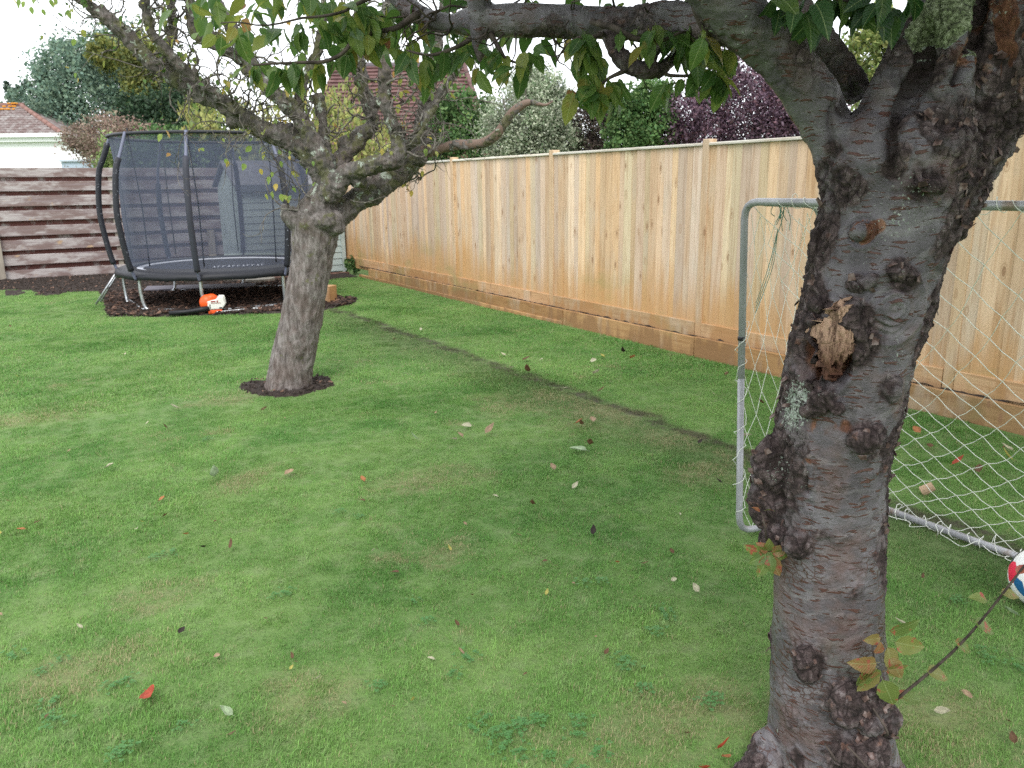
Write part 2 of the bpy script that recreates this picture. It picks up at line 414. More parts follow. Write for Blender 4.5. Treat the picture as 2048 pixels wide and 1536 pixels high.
for (px, py, k) in [(1000, 1455, 8), (1075, 1470, 10), (990, 1495, 7), (1130, 1505, 6), (1370, 1410, 4), (760, 1430, 3), (110, 1440, 6), (250, 1400, 5), (560, 1180, 5), (60, 1330, 6), (900, 1330, 5), (1340, 1245, 6), (700, 1040, 5), (1990, 1330, 6), (1900, 1200, 5), (430, 880, 5), (820, 1230, 5), (1180, 1180, 5), (330, 1120, 5), (230, 1500, 7), (1250, 1360, 6)]:
    for i in range(max(1, k // 2)): CP.append(gp(px, py) + [*g.normal(0, .06, 2), 0])
CP = np.array(CP); CP[:, 2] = lz(CP)
scatter('clover', CP, np.c_[np.zeros(len(CP)), np.zeros(len(CP)), g.uniform(0, 6.28, len(CP))], g.uniform(.7, 1.1, len(CP)), [(clover(1), clm), (clover(2), clm)], g.integers(0, 2, len(CP)), label='small bluish green clover patches in the lawn', category='clover')
# bark chips in the bed
def chip(seed, L, W, T):
    g = np.random.default_rng(seed); m_ = MB().box((-L / 2, -W / 2, -T / 2), (L / 2, W / 2, T / 2)); m_.v[0] += g.normal(0, W * .14, (8, 3)); return m_.mesh('chip')
chipm = [NT('chip_dark', .9).col((.03, .02, .016)), NT('chip_brown', .85).col((.085, .048, .034)), NT('chip_tan', .85).col((.17, .10, .07)), NT('crumb', .95).col((.045, .034, .028))]
q = np.c_[RNG.uniform(.9, 3.9, 9000), RNG.uniform(9.8, 13.2, 9000), np.zeros(9000)]; q = q[in_poly(q, BEDW)]
r = np.c_[RNG.uniform(0, 4.0, 60000) - 1, RNG.uniform(13.2, 16, 60000), np.zeros(60000)][:5000]; r = r[in_poly(r, BEDW)]
s_ = np.c_[RNG.uniform(1.2, 2.3, 900), RNG.uniform(5.4, 6.6, 900), np.zeros(900)]; s_ = s_[in_poly(s_, RINGW)]
Q = np.vstack([q, r, s_]); n = len(Q); Q[:, 2] = lz(Q) + .02 + .03 * (.5 + fbm(Q, 7, 3)) * .8
ix = RNG.choice([0, 1, 2, 3], n, p=[.5, .30, .06, .14]); ix[len(q):] = np.where(RNG.random(n - len(q)) < .93, 3, 2)
sc = RNG.uniform(.5, 1.3, n); sc[len(q):] *= .55
scatter('bark_chips', Q, RNG.uniform(-1, 1, (n, 3)) * [.5, .5, 3.14], sc, [(chip(i, .055, .026, .01), chipm[i]) for i in range(3)] + [(chip(8, .03, .025, .018), chipm[3])], ix,
        label='loose dark bark chips and soil crumbs on the bed', category='mulch')

# ------------------------------------------------------------------ right closeboard fence
def wood(name, cols, sc=(30, 30, 1.6), rough=.75, damp=None, knots=True):
    t = NT(name, rough); p = t.pos(); rd = t.rnd()
    off = t.comb(t.ma('MULTIPLY', rd, 37.), t.ma('MULTIPLY', rd, 11.), t.ma('MULTIPLY', rd, 23.))
    pv = t.scl(p, sc, off)
    g = t.noise(pv, 1., 6, .65, 1.2)
    c = t.ramp(t.ma('FRACT', t.ma('MULTIPLY', rd, 7.31)), [(i / max(1, len(cols) - 1), k) for i, k in enumerate(cols)])
    dark = t.mix(1., c, (.62, .50, .40), 'MULTIPLY')
    c = t.mix(t.ma('MULTIPLY', t.mr(g, .42, .68), .6), c, dark)
    c = t.hsv(c, .5, 1., t.ma('MULTIPLY_ADD', t.ma('FRACT', t.ma('MULTIPLY', rd, 13.7)), .30, .82))
    c = t.mix(t.ma('MULTIPLY', t.mr(t.noise(t.scl(p, (6, 6, 2.2), off), 1., 3), .5, .7), .35), c, (.50, .44, .36))
    if knots:
        kv = t.vor(t.scl(p, (8.5, 8.5, 3.1), off), 1.)
        c = t.mix(t.ma('MULTIPLY', t.mr(kv, .12, .085), .8), c, (.27, .15, .08))
        c = t.mix(t.ma('MULTIPLY', t.mr(t.ma('ABSOLUTE', t.ma('SUBTRACT', kv, .15)), .04, .0), .5), c, (.33, .19, .10))
    if damp:
        z = t.sep(p)[2]; e = t.ma('ADD', t.ma('ADD', z, t.ma('MULTIPLY', t.ma('SUBTRACT', t.noise(t.scl(p, (9, 9, 1.2), off), 1., 4), .5), .9)), t.ma('MULTIPLY', t.ma('SUBTRACT', t.noise(t.scl(p, (.1, .75, .1), (3., 1.7, 0.)), 1., 2), .5), 1.5))
        c = t.mix(t.ma('MULTIPLY', t.mr(e, damp[1], damp[0]), .75), c, damp[2])
        gr = t.ma('MULTIPLY', t.mr(e, damp[1] + .1, damp[0] - .1), t.mr(t.noise(t.scl(p, (1.2, 1.2, 3)), 1., 3), .52, .68))
        c = t.mix(t.ma('MULTIPLY', gr, .45), c, (.25, .27, .11))
    return t.col(c).bump(g, .35, .004)
fb = wood('feather_edge_wood', [(.68, .48, .31), (.58, .45, .35), (.70, .51, .33), (.64, .43, .25), (.56, .46, .38), (.70, .49, .31), (.56, .47, .31), (.72, .56, .41), (.64, .45, .28)], damp=(.30, .80, (.50, .27, .10)))
fp = wood('post_wood', [(.58, .42, .28), (.62, .45, .28), (.55, .43, .31)], damp=(.2, .6, (.45, .26, .12)))
capm = wood('cap_wood', [(.66, .64, .58), (.70, .66, .58)], (30, 2., 30), knots=False)
gbm = wood('gravel_board_wood', [(.52, .32, .17), (.58, .38, .21), (.48, .32, .18)], (30, 2.2, 24), damp=(.14, .3, (.38, .20, .08)))
slm = wood('sleeper_wood', [(.40, .225, .095), (.46, .27, .12), (.34, .21, .10)], (14, 2., 26), damp=(.02, .22, (.24, .13, .06)))
fence = thing('closeboard_fence', (5.1, 7, 0), 'tall new pale timber closeboard fence running along the right side of the lawn', 'fence')
POSTS = [0.52, 2.79, 5.05, 7.32, 9.6, 11.86, 14.12, 16.2]
bm_ = MB(); w_ = .106                                # feather-edge section, thick edge 14 mm, thin edge 5 mm
bm_.prism([(-.017, 0, .29), (0, 0, .29), (-.004, w_, .29), (-.009, w_, .29)], (0, 0, 1.50)); bme = bm_.mesh('board'); bme.materials.append(fb.m)
bme2 = bme.copy()
co = np.array([v.co[:] for v in bme2.vertices]); co[:, 1] *= .90; bme2.vertices.foreach_set('co', co.ravel().astype(np.float32))
for a, b in zip(POSTS[:-1], POSTS[1:]):
    k = int((b - a - .08) / .0895)
    for i in range(k):
        y = a + .04 + (b - a - .08) * i / k
        j = RNG.uniform(-.0025, .0025)
        M = Matrix.Translation((5.115 + (0.0045 if i % 2 else 0) + j, y, RNG.uniform(-.004, .004))) @ Matrix.Rotation(RNG.uniform(-.004, .004), 4, 'X') @ Matrix.Rotation(.12 + RNG.uniform(-.03, .03), 4, 'Z')
        inst('board', bme if RNG.random() < .6 else bme2, fence, M)
for y in POSTS:
    o = obj('post', MB().box((5.085, y - .038, 0), (5.175, y + .038, 1.845)), fp, fence); bevel(o)
for a, b in zip(POSTS[:-1], POSTS[1:]):
    o = obj('cap_rail', MB().box((5.075, a + .041, 1.79), (5.155, b - .041, 1.815)).box((5.122, a + .041, 1.70), (5.16, b - .041, 1.789)), capm, fence); bevel(o, .005)
    o = obj('gravel_board', MB().box((5.082, a + .041, .12), (5.11, b - .041, .295)), gbm, fence); bevel(o, .003)
    obj('rail', MB().box((5.14, a + .041, .95), (5.18, b - .041, 1.02)), fp, fence)
# sleeper edging
edge = thing('timber_edging', (5.05, 7, 0), 'row of brown timber sleepers edging the lawn at the foot of the pale fence', 'edging')
ys = [-.95, 1.05, 3.02, 5.02, 7.0, 8.92, 10.85, 12.5]
for a, b in zip(ys[:-1], ys[1:]):
    zt = .175 + RNG.uniform(-.006, .006)
    o = obj('sleeper', MB().box((5.018 + RNG.uniform(-.004, .004), a + .005, .025 if a > 6 else -.03), (5.05, b - .005, zt)), slm, edge); bevel(o, .004)
for a, b in zip([7., 9.3, 11.2], [9.3, 11.2, 12.9]):
    bevel(obj('base_timber', MB().box((5.004, a + .003, -.03), (5.05, b - .003, .045)), slm, edge), .004)
P, f = grid(5.046, 5.085, -.9, 13, 5, 400, lambda p: .172 + .030 * fbm(p, 11, 3))
obj('soil_strip', MB().add(P, f), soil, smooth=True, kind='structure')

# ------------------------------------------------------------------ left hit-and-miss fence
wl = NT('weathered_board', .8); p_ = wl.pos(); rd = wl.rnd(); off = wl.comb(wl.ma('MULTIPLY', rd, 31.), 0., wl.ma('MULTIPLY', rd, 17.))
c_ = wl.mix(wl.mr(wl.noise(wl.scl(p_, (1.7, 1, 5), off), 1., 5, .7), .42, .58), (.19, .135, .122), (.40, .365, .35))
c_ = wl.mix(wl.mr(wl.noise(wl.scl(p_, (2., 9, 45), off), 1., 5), .45, .75), c_, (.24, .19, .19))
c_ = wl.mix(wl.mr(wl.noise(wl.scl(p_, (5, 1, 9), off), 1., 4), .64, .74), c_, (.40, .28, .18))
wl.col(c_).bump(wl.noise(wl.scl(p_, (3, 9, 60), off), 1., 4), .5, .006)
wlp = NT('pale_post', .85); wlp.col(wlp.ramp(wlp.noise(wlp.scl(wlp.pos(), (20, 20, 3)), 1., 5), [(.3, (.2, .17, .14)), (.7, (.36, .32, .26))]))
wd_ = NT('dark_stained_board', .8); p_ = wd_.pos()
c_ = wd_.mix(wd_.mr(wd_.noise(wd_.scl(p_, (5, 1, 4)), 1., 4, .7), .50, .66), (.15, .06, .05), (.34, .29, .27)); wd_.col(c_)
lf = thing('slatted_fence', (0, 16.2, 0), 'old weathered fence of overlapping horizontal boards behind the trampoline', 'fence')
zb = [(.00, .16), (.245, .415), (.49, .665), (.735, .905), (.985, 1.155), (1.225, 1.40), (1.475, 1.635), (1.705, 1.855)]
bx0, bxs = -9., [(-9, -3.2), (-3.2, -.12), (-.12, 3.7), (3.7, 6.2)]
for (x0, x1) in bxs:
    for i, (z0, z1) in enumerate(zb):
        xa, xb = x0, x1 - .012
        o = obj('front_board', MB().box((xa, 16.16 + RNG.uniform(-.004, .004), z0), (xb, 16.19, z1 + RNG.uniform(-.004, .004))), wl, lf); bevel(o, .004)
        if i < 7: obj('back_board', MB().box((xa, 16.255, z1 - .04), (xb, 16.28, zb[i + 1][0] + .04)), wd_, lf)
for x in (-6.1, -3.2, -.12, 1.75, 3.7): obj('post', MB().box((x - .04, 16.192, -.1), (x + .04, 16.253, 1.83)), fp if False else wlp, lf)
obj('post', MB().box((-.19, 16.09, -.05), (-.06, 16.155, .80)), wlp, lf)
obj('post', MB().box((3.28, 16.09, -.05), (3.40, 16.155, .72)), wlp, lf)

# ------------------------------------------------------------------ shed
shp = NT('sage_paint', .6); p_ = shp.pos()
shp.col(shp.mix(shp.mr(shp.noise(shp.scl(p_, (2, 2, 7)), 1., 5), .45, .7), (.40, .47, .45), (.31, .37, .355))).bump(shp.noise(shp.scl(p_, (3, 3, 40)), 1., 3), .2, .004)
felt = NT('roof_felt', .9); felt.col(felt.ramp(felt.noise(felt.pos(), 14, 5), [(.3, (.10, .10, .11)), (.7, (.19, .19, .20))]))
shed = thing('garden_shed', (4.2, 14.3, 0), 'small pale green timber clad shed in the far corner behind the trampoline', 'shed')
X0s, X1s, Y0s, Y1s = 3.30, 5.035, 13.62, 15.0
z = .05; i = 0
while z < 1.48:
    h = .108
    obj('cladding_board', MB().prism([(X0s + .05, Y0s - .016, z), (X0s + .05, Y0s + .01, z), (X0s + .05, Y0s + .01, z + h), (X0s + .05, Y0s - .003, z + h)], (X1s - X0s - .1, 0, 0)), shp, shed)
    z += h + .001
obj('wall', MB().prism([(X0s, Y0s + .012, .04), (X0s, Y1s, .04), (X0s, Y1s, 1.50), (X0s, (Y0s + Y1s) / 2, 1.86), (X0s, Y0s + .012, 1.50)], (X1s - X0s, 0, 0)), shp, shed)
for yy in (13.9, 14.2, 14.5, 14.8): obj('side_board', MB().box((X0s - .014, yy - .14, .06), (X0s - .001, yy + .145, 1.48)), shp, shed)
for x in (X0s - .02, X1s - .05): obj('corner_trim', MB().box((x, Y0s - .03, .03), (x + .07, Y0s - .017, 1.50)), shp, shed)
ym = (Y0s + Y1s) / 2
obj('roof', MB().prism([(X0s - .07, Y0s - .1, 1.50), (X0s - .07, ym, 1.90), (X0s - .07, Y1s + .1, 1.50), (X0s - .07, Y1s + .1, 1.53), (X0s - .07, ym, 1.935), (X0s - .07, Y0s - .1, 1.53)], (X1s - X0s + .11, 0, 0)), felt, shed)
obj('fascia', MB().box((X0s - .06, Y0s - .118, 1.43), (X1s + .03, Y0s - .101, 1.535)), NT('fascia_paint', .6).col((.10, .115, .125)), shed)
brick = NT('brick', .85); brick.col(brick.ramp(brick.noise(brick.pos(), 9, 4), [(.3, (.10, .05, .04)), (.7, (.22, .13, .10))]))
pl = thing('brick_plinth', (4.6, 13.5, 0), 'low course of old bricks under the front of the shed', 'plinth')
for i in range(9):
    bevel(obj('brick', MB().box((3.35 + i * .19, 13.44 + RNG.uniform(-.01, .01), -.02), (3.53 + i * .19, 13.57, .035 + RNG.uniform(-.004, .006))), brick, pl), .005)

# ------------------------------------------------------------------ trampoline
TC = np.array([2.50, 11.45]); KR = .885
steel = NT('galvanised_steel', .38); steel.b.inputs['Metallic'].default_value = .75
steel.col(steel.ramp(steel.noise(steel.pos(), 30, 4), [(.3, (.36, .38, .40)), (.7, (.56, .58, .60))]))
blk = NT('black_pad', .5).col((.018, .019, .024)); foam = NT('foam_sleeve', .55)
foam.col(foam.mix(foam.mr(foam.noise(foam.pos(), 45, 2), .66, .70), (.022, .023, .03), (.22, .23, .27)))
matm = NT('jump_mat', .6).col((.035, .037, .045)); whitem = NT('white_print', .6).col((.7, .72, .78))
tube_grey = NT('grey_pole_cover', .4).col((.13, .14, .20))
net = NT('mesh_net', .8); net.col((.075, .088, .13))
tr_ = net.n('BsdfTransparent'); ms_ = net.n('MixShader'); lw = net.n('LayerWeight'); lw.inputs[0].default_value = .35
net.put(ms_.inputs[0], net.ma('MULTIPLY_ADD', lw.outputs['Facing'], .38, .48)); net.t.links.new(tr_.outputs[0], ms_.inputs[1]); net.t.links.new(net.b.outputs[0], ms_.inputs[2]); net.t.links.new(ms_.outputs[0], net.out.inputs[0])
tramp = thing('trampoline', (*TC, 0), 'round black trampoline with tall net enclosure standing on the mulch bed', 'trampoline')
vdir = (TC - CAM[:2]) / np.linalg.norm(TC - CAM[:2]); vr = np.array([vdir[1], -vdir[0]])
def tp(th, r, z):                                    # th 0 = nearest the lawn, positive to the right
    r = r * KR
    return np.array([*(TC + r * (-vdir * math.cos(th) + vr * math.sin(th))), z])
MZ = .47
an = np.linspace(0, 2 * np.pi, 73)
m_ = MB(); rr = [0, .5, 1.0, 1.16]
V = [tp(0, 0, MZ)]; F = []
for k, r in enumerate(rr[1:]): V += [tp(a, r, MZ - .02 * (1 - r / 1.16)) for a in an[:-1]]
F = [(0, 1 + j, 1 + (j + 1) % 72) for j in range(72)] + [(1 + k * 72 + j, 1 + (k + 1) * 72 + j, 1 + (k + 1) * 72 + (j + 1) % 72, 1 + k * 72 + (j + 1) % 72) for k in range(2) for j in range(72)]
jm = obj('jump_mat', MB().add(V, F), matm, tramp, smooth=True)
def ring(prof, a0=0, a1=2 * np.pi, n=72, wav=0):
    A = np.linspace(a0, a1, n + 1); V = []; k = len(prof)
    for a in A:
        for (r, z) in prof: V.append(tp(a, r + wav * math.sin(a * 23) * (r > 1.45), z + (wav * math.sin(a * 17 + 1) if z < MZ - .02 else 0)))
    F = [(i * k + j, (i + 1) * k + j, (i + 1) * k + (j + 1) % k, i * k + (j + 1) % k) for i in range(n) for j in range(k)]
    return MB().add(V, F)
obj('edge_ring', ring([(1.14, MZ + .006), (1.225, MZ + .012), (1.225, MZ + .002), (1.14, MZ)]), whitem, tramp)
obj('safety_pad', ring([(1.218, MZ + .0), (1.25, MZ + .028), (1.44, MZ + .03), (1.52, MZ + .005), (1.535, MZ - .065), (1.52, MZ - .065), (1.50, MZ - .01), (1.25, MZ - .005)], wav=.007), blk, tramp, smooth=True)
obj('frame_ring', MB().tube([tp(a, 1.47, MZ - .05) for a in an], .022, 8, False), steel, tramp, smooth=True)
obj('top_ring', MB().tube([tp(a, 1.40, 2.135) for a in an], .020, 8, False), blk, tramp, smooth=True)
TH = [math.radians(-12.5 + 45 * k) for k in range(8)]; TH[7] = math.radians(-50); TH[6] = math.radians(-99)
PO = [(1.52, .40), (1.60, .60), (1.66, .95), (1.68, 1.25), (1.62, 1.70), (1.52, 1.91), (1.41, 2.15)]
for k, th in enumerate(TH):
    Z = spl(np.array(PO), 6); pp = np.array([tp(th, r, z) for r, z in Z])
    po = obj('pole', MB().tube(pp[:], .019, 8), tube_grey, tramp, smooth=True)
    obj('foam_sleeve', MB().tube(pp[4:-8 if k in (0, 7) else -2 - 6 * (k % 3)], .036, 10), foam if k in (6, 7) else NT('foam_plain', .55).col((.035, .037, .05)) if k == 0 else foam, po, smooth=True)
    lg = obj('leg', MB().tube(spl(np.array([tp(th, 1.47, .46), tp(th, 1.47, .25), tp(th + .02, 1.45, .06), tp(th + .1, 1.42, .018)]), 5), .022, 8), steel, tramp, smooth=True)
    obj('strap', MB().tube([tp(th, 1.38, 2.2), tp(th + .03, 1.32, 1.3), tp(th + .02, 1.30, .56)], .008, 5), blk, tramp, smooth=True)
for a, b in ((3, 4), (1, 2), (5, 6)):
    t0, t1 = TH[a] + .1, TH[b] - .0
    obj('foot_bar', MB().tube([tp(t, 1.42, .02) for t in np.linspace(t0, t1, 8)], .021, 8), steel, tramp, smooth=True)
prof = [(1.30, .53), (1.33, .75), (1.36, 1.1), (1.36, 1.6), (1.38, 2.0), (1.39, 2.12)]
V = []; A = np.linspace(0, 2 * np.pi, 97)
for a in A:
    pull = .5 + .5 * math.cos((a - TH[0]) * 8)
    for (r, z) in prof: V.append(tp(a, r - .045 * (1 - pull) * math.sin(math.pi * (z - .5) / 1.75) - .01 * math.sin(a * 31 + z * 3), z))
k = len(prof); F = [(i * k + j, (i + 1) * k + j, (i + 1) * k + j + 1, i * k + j + 1) for i in range(96) for j in range(k - 1)]
obj('safety_net', MB().add(V, F), net, tramp, smooth=True)
lad = obj('ladder', MB().tube([tp(-1.55, 1.5, .44), tp(-1.60, 1.85, .02)], .014, 6).tube([tp(-1.70, 1.5, .44), tp(-1.75, 1.85, .02)], .014, 6).tube([tp(-1.575, 1.68, .22), tp(-1.725, 1.68, .22)], .012, 6), steel, tramp, smooth=True)
g_ = MB()                                            # small white lettering printed on the mat, too far off to read
for i in range(11):
    x = -.12 + i * .062; c = np.array([*(TC + vr * x - vdir * .25), MZ - .004])
    for (a, b) in [((-.018, -.1), (-.008, .1)), ((-.008, .06), (.02, .1))] if i % 3 else [((-.02, -.1), (.02, -.06)), ((-.005, -.06), (.008, .1))]:
        q4 = [c + np.array([*(vr * u + vdir * v), 0]) for u, v in ((a[0], a[1]), (b[0], a[1]), (b[0], b[1]), (a[0], b[1]))]; g_.add(q4, [(0, 1, 2, 3)])
obj('lettering', g_, whitem, jm); bpy.data.objects['lettering'].location = (0, 0, .006)

# things round the trampoline
plank = NT('grey_plank', .7).col((.13, .12, .14))
a, b = gp(292, 585), gp(512, 578); dv = b - a; L = np.linalg.norm(dv)
o = obj('plank', MB().box((0, -.11, 0), (L, .11, .035), None), plank, None, label='long grey plank lying on the ground beneath the trampoline', category='plank')
o.matrix_world = Matrix.Translation((a[0], a[1], .035)) @ Matrix.Rotation(math.atan2(dv[1], dv[0]), 4, 'Z') @ Matrix.Rotation(.14, 4, 'X'); bevel(o)
a = gp(668, 606)
o = obj('timber_block', MB().box((-.09, 0, 0), (.09, .55, .21)), slm, None, label='short block of square brown timber beside the leaning tree trunk at the bed edge', category='timber')
o.matrix_world = Matrix.Translation((a[0], a[1], .02)) @ Matrix.Rotation(math.radians(38), 4, 'Z'); bevel(o, .006)
a = gp(476, 626)
o = obj('white_stick', MB().tube([(-.25, 0, .012), (.22, .03, .015)], .012, 6).tube([(.08, .05, .012), (.3, .01, .015)], .009, 6), NT('white_plastic', .5).col((.62, .64, .64)), None, label='thin white stick lying on the mulch right of the leaf blower', category='stick')
o.location = (a[0], a[1], .02)
stone = NT('pale_slab', .85); stone.col(stone.ramp(stone.noise(stone.pos(), 12, 5), [(.3, (.22, .2, .17)), (.7, (.36, .34, .29))]))
for (px, py, sx, sy, rz, lab) in [(455, 562, .45, .2, -.5, 'pale broken slab of stone lying behind the trampoline, nearer the slatted fence'), (520, 567, .3, .2, .2, 'small pale stone slab on the soil in front of the shed')]:
    a = gp(px, py); g = np.random.default_rng(px); n = 9
    poly = [(sx * math.cos(t) * g.uniform(.8, 1.1), sy * math.sin(t) * g.uniform(.8, 1.1), 0) for t in np.linspace(0, 2 * np.pi, n, endpoint=False)]
    o = obj('stone_slab', MB().prism(poly, (0, 0, .05)), stone, None, label=lab, category='stone'); o.location = (a[0], a[1], .03); o.rotation_euler.z = rz
# leaf blower
BL = gp(428, 628); blow = thing('leaf_blower', (BL[0], BL[1], .02), 'orange and white petrol leaf blower with black tube lying on the bed edge', 'leaf blower')
ora = NT('orange_plastic', .35).col((.75, .10, .02)); whi = NT('white_shell', .4).col((.72, .71, .66)); blp = NT('black_plastic', .45).col((.012, .012, .014))
Mb = frame((vdir[0], vdir[1], 0), (0, 0, 1), (BL[0], BL[1], .02))
def bo(name, mb, mt, par, sm=False):
    for k in range(len(mb.v)): mb.v[k] = mb.v[k] @ np.array(Mb)[:3, :3].T + np.array(Mb)[:3, 3]
    return obj(name, mb, mt, par, smooth=sm)
h_ = bo('fan_housing', MB().ell((-.055, 0, .125), (.10, .075, .10)).ell((-.01, 0, .18), (.07, .06, .05)), ora, blow, True)
c2 = bevel(bo('engine_cover', MB().prism([(-.06, -.075, .045), (.10, -.075, .045), (.145, -.075, .10), (.125, -.075, .19), (.07, -.075, .20), (.04, -.075, .165), (-.07, -.075, .15)], (0, .15, 0)), whi, blow), .012, 2)
bevel(bo('base_tank', MB().box((-.06, -.07, -.01), (.10, .07, .04)), ora, blow), .012, 2)
bevel(bo('grip', MB().prism([(.075, -.02, .21), (.14, -.02, .205), (.155, -.02, .10), (.14, -.02, .10), (.125, -.02, .185), (.075, -.02, .192)], (0, .04, 0)), whi, blow), .006, 1)
bo('grille', MB().box((-.02, -.079, .12), (.09, -.0765, .125)).box((-.02, -.079, .135), (.03, -.0765, .15)).box((.045, -.079, .132), (.06, -.0765, .152)), NT('dark_red_print', .5).col((.28, .03, .02)), blow)
bo('slot', MB().box((-.04, -.0785, .06), (-.03, -.0762, .11)).box((.07, -.0785, .055), (.1, -.0762, .07)), blp, blow)
bo('nozzle', MB().tube([(-.05, -.04, .06), (-.13, -.05, .05), (-.30, -.06, .035), (-.50, -.07, .03)], [.045, .034, .028, .030], 12), blp, blow, True)

# ------------------------------------------------------------------ football goal
galv = NT('goal_tube', .42); galv.b.inputs['Metallic'].default_value = .25
galv.col(galv.ramp(galv.noise(galv.scl(galv.pos(), (9, 9, 3)), 1., 5), [(.3, (.25, .25, .265)), (.6, (.42, .42, .44)), (.68, (.28, .22, .18))])).bump(galv.noise(galv.pos(), 80, 3), .2, .002)
GX, GY0, GY1, GZ = 2.53, 2.21, .35, 1.42
GT = GY0 + .075
goal = thing('football_goal', (GX, GY0, 0), 'small galvanised tube football goal with white string net behind the near tree', 'goal')
def fil(P, r=.07, k=5):                              # polyline with rounded corners
    P = [np.array(p, float) for p in P]; o = [P[0]]
    for a, b, c in zip(P[:-2], P[1:-1], P[2:]):
        u = (a - b) / np.linalg.norm(a - b); v = (c - b) / np.linalg.norm(c - b)
        for t in np.linspace(0, 1, k): o.append((b + u * r) * (1 - t) ** 2 + 2 * b * t * (1 - t) + (b + v * r) * t * t)
    return o + [P[-1]]
TR_ = .0150
BXg = 3.28
g1 = (GX, GY0, .02); 
obj('front_frame', MB().tube(fil([(GX, GY0 + .04, .7), (GX, GT, GZ), (GX, GY1, GZ), (GX, GY1, .7)]), TR_, 12), galv, goal, smooth=True)
obj('base_frame', MB().tube(fil([(GX, GY0 + .04, .7), (GX, GY0, .022), (BXg, GY0 - .13, .022)][::-1], .07), TR_ * .96, 12), galv, goal, smooth=True)
obj('base_frame', MB().tube(fil([(BXg, GY1, .022), (GX, GY1, .022), (GX, GY1, .7)], .07), TR_ * .96, 12), galv, goal, smooth=True)
obj('back_bar', MB().tube([(BXg, GY0 - .14, .022), (BXg, GY1 + .02, .022)], TR_, 12), galv, goal, smooth=True)
for y in (GY0 - .02, GY1 + .02): obj('strut', MB().tube(fil([(GX + .01, y, GZ - .004), (GX + .33, y, GZ - .02), (BXg, y - .1, .03)], .06), TR_ * .9, 10), galv, goal, smooth=True)
for y in (GY0, GY1): obj('collar', MB().tube([(GX, y + .05 * (y > 1), .86), (GX, y + .05 * (y > 1), .875)], TR_ * 1.12, 12), blp, goal, smooth=True)
cord = NT('net_cord', .8).col((.74, .75, .68)); cordg = NT('green_cord', .8).col((.10, .22, .17))
g = np.random.default_rng(5)
def Srear(u, v):                                     # u 0..1 along the crossbar, v 0..1 from bar to ground
    y = GY0 - .02 + (GY1 - GY0 + .04) * u
    top = np.array([GX + .02, y + .07 * (1 - u), GZ - .015]); bot = np.array([BXg, y, .03])
    p = top * (1 - v) + bot * v; sg = math.sin(math.pi * v)
    e = 4 * u * (1 - u)
    return p + np.array([.30 * sg * (.35 + .65 * (1 - (1 - v) ** 2)) * .6, -.05 * sg * e, -.16 * sg * (.6 + .4 * e)])
nb = MB(); NU, NV = 13, 21
def nodeR(i, j): 
    u = (i + (.5 if j % 2 else 0)) / NU; return Srear(min(max(u, 0), 1), j / NV) + g.normal(0, .004, 3) * (0 < j < NV)
ND = {(i, j): nodeR(i, j) for i in range(NU + 1) for j in range(NV + 1)}
for j in range(NV):
    for i in range(NU + 1):
        for di in ((0, 1) if j % 2 else (-1, 0)):
            k = (i + di, j + 1)
            if k in ND:
                a, b = ND[(i, j)], ND[k]; mm = (a + b) / 2 + [0, 0, -.006]; nb.tube([a, mm, b], .0014, 4, False)
obj('rear_net', nb, cord, goal, kind='stuff')
nb = MB(); NU2, NV2 = 7, 13
def Sside(u, v):
    z = .03 + (GZ - .06) * (1 - v); xr = GX + .33 + (BXg - GX - .33) * v
    return np.array([GX + .01 + (xr - GX) * u, GY0 - .01 + .07 * (1 - v) * (1 - u) - .1 * u * v + .03 * math.sin(3 * v), z - .05 * math.sin(math.pi * u)])
ND = {(i, j): Sside(min(1, (i + (.5 if j % 2 else 0)) / NU2), j / NV2) + g.normal(0, .006, 3) for i in range(NU2 + 1) for j in range(NV2 + 1)}
for j in range(NV2):
    for i in range(NU2 + 1):
        for di in ((0, 1) if j % 2 else (-1, 0)):
            k = (i + di, j + 1)
            if k in ND and g.random() < .97: nb.tube([ND[(i, j)], ND[k]], .0014, 4, False)
for k in range(60):                                  # lacing wound round post, crossbar and back bar
    pass
def lace(a, b, turns, rad, jit=.003):
    a, b = np.array(a, float), np.array(b, float); n = turns * 10; T = (b - a) / np.linalg.norm(b - a)
    N = np.cross(T, [.3, .2, .9]); N /= np.linalg.norm(N); B = np.cross(T, N); o = []
    for i in range(n + 1):
        t = i / n; an_ = t * turns * 2 * np.pi + math.sin(t * 31) * .8; rr = rad * (1 + .9 * max(0, math.sin(t * 47)) ** 6)
        o.append(a + (b - a) * (t + .01 * math.sin(t * 60)) + rr * (math.cos(an_) * N + math.sin(an_) * B) + g.normal(0, jit, 3) * .3)
    return o
nb.tube(lace((GX, GY0, .1), (GX, GY0 + .05, .95), 7, .019), .0013, 4, False)
nb.tube(lace((GX, GY0 - .1, GZ), (GX, GY1, GZ), 24, .019), .0013, 4, False)
obj('side_net', nb, cord, goal, kind='stuff')
nb = MB().tube(lace((BXg, GY0 - .2, .026), (BXg, GY1, .026), 26, .026, .01), .0016, 4, False)
o_ = [np.array([BXg - .04 - .03 * math.sin(t * 40) - .02 * math.sin(t * 97), GY0 - .25 + (GY1 - GY0 + .25) * t + .02 * math.cos(t * 75), .02 + .012 * math.sin(t * 60)]) for t in np.linspace(0, 1, 160)]
nb.tube(o_, .0016, 4, False); obj('lacing', nb, cord, goal, kind='stuff')
nb = MB()
for k in range(9):
    a = np.array([GX, GY0 - .085 - .004 * k, GZ + .015]); b = a + [g.uniform(-.01, .03), g.uniform(-.03, .03), -g.uniform(.06, .14)]
    nb.tube(spl([a, (a + b) / 2 + g.normal(0, .012, 3), b], 4), .0017, 4, False)
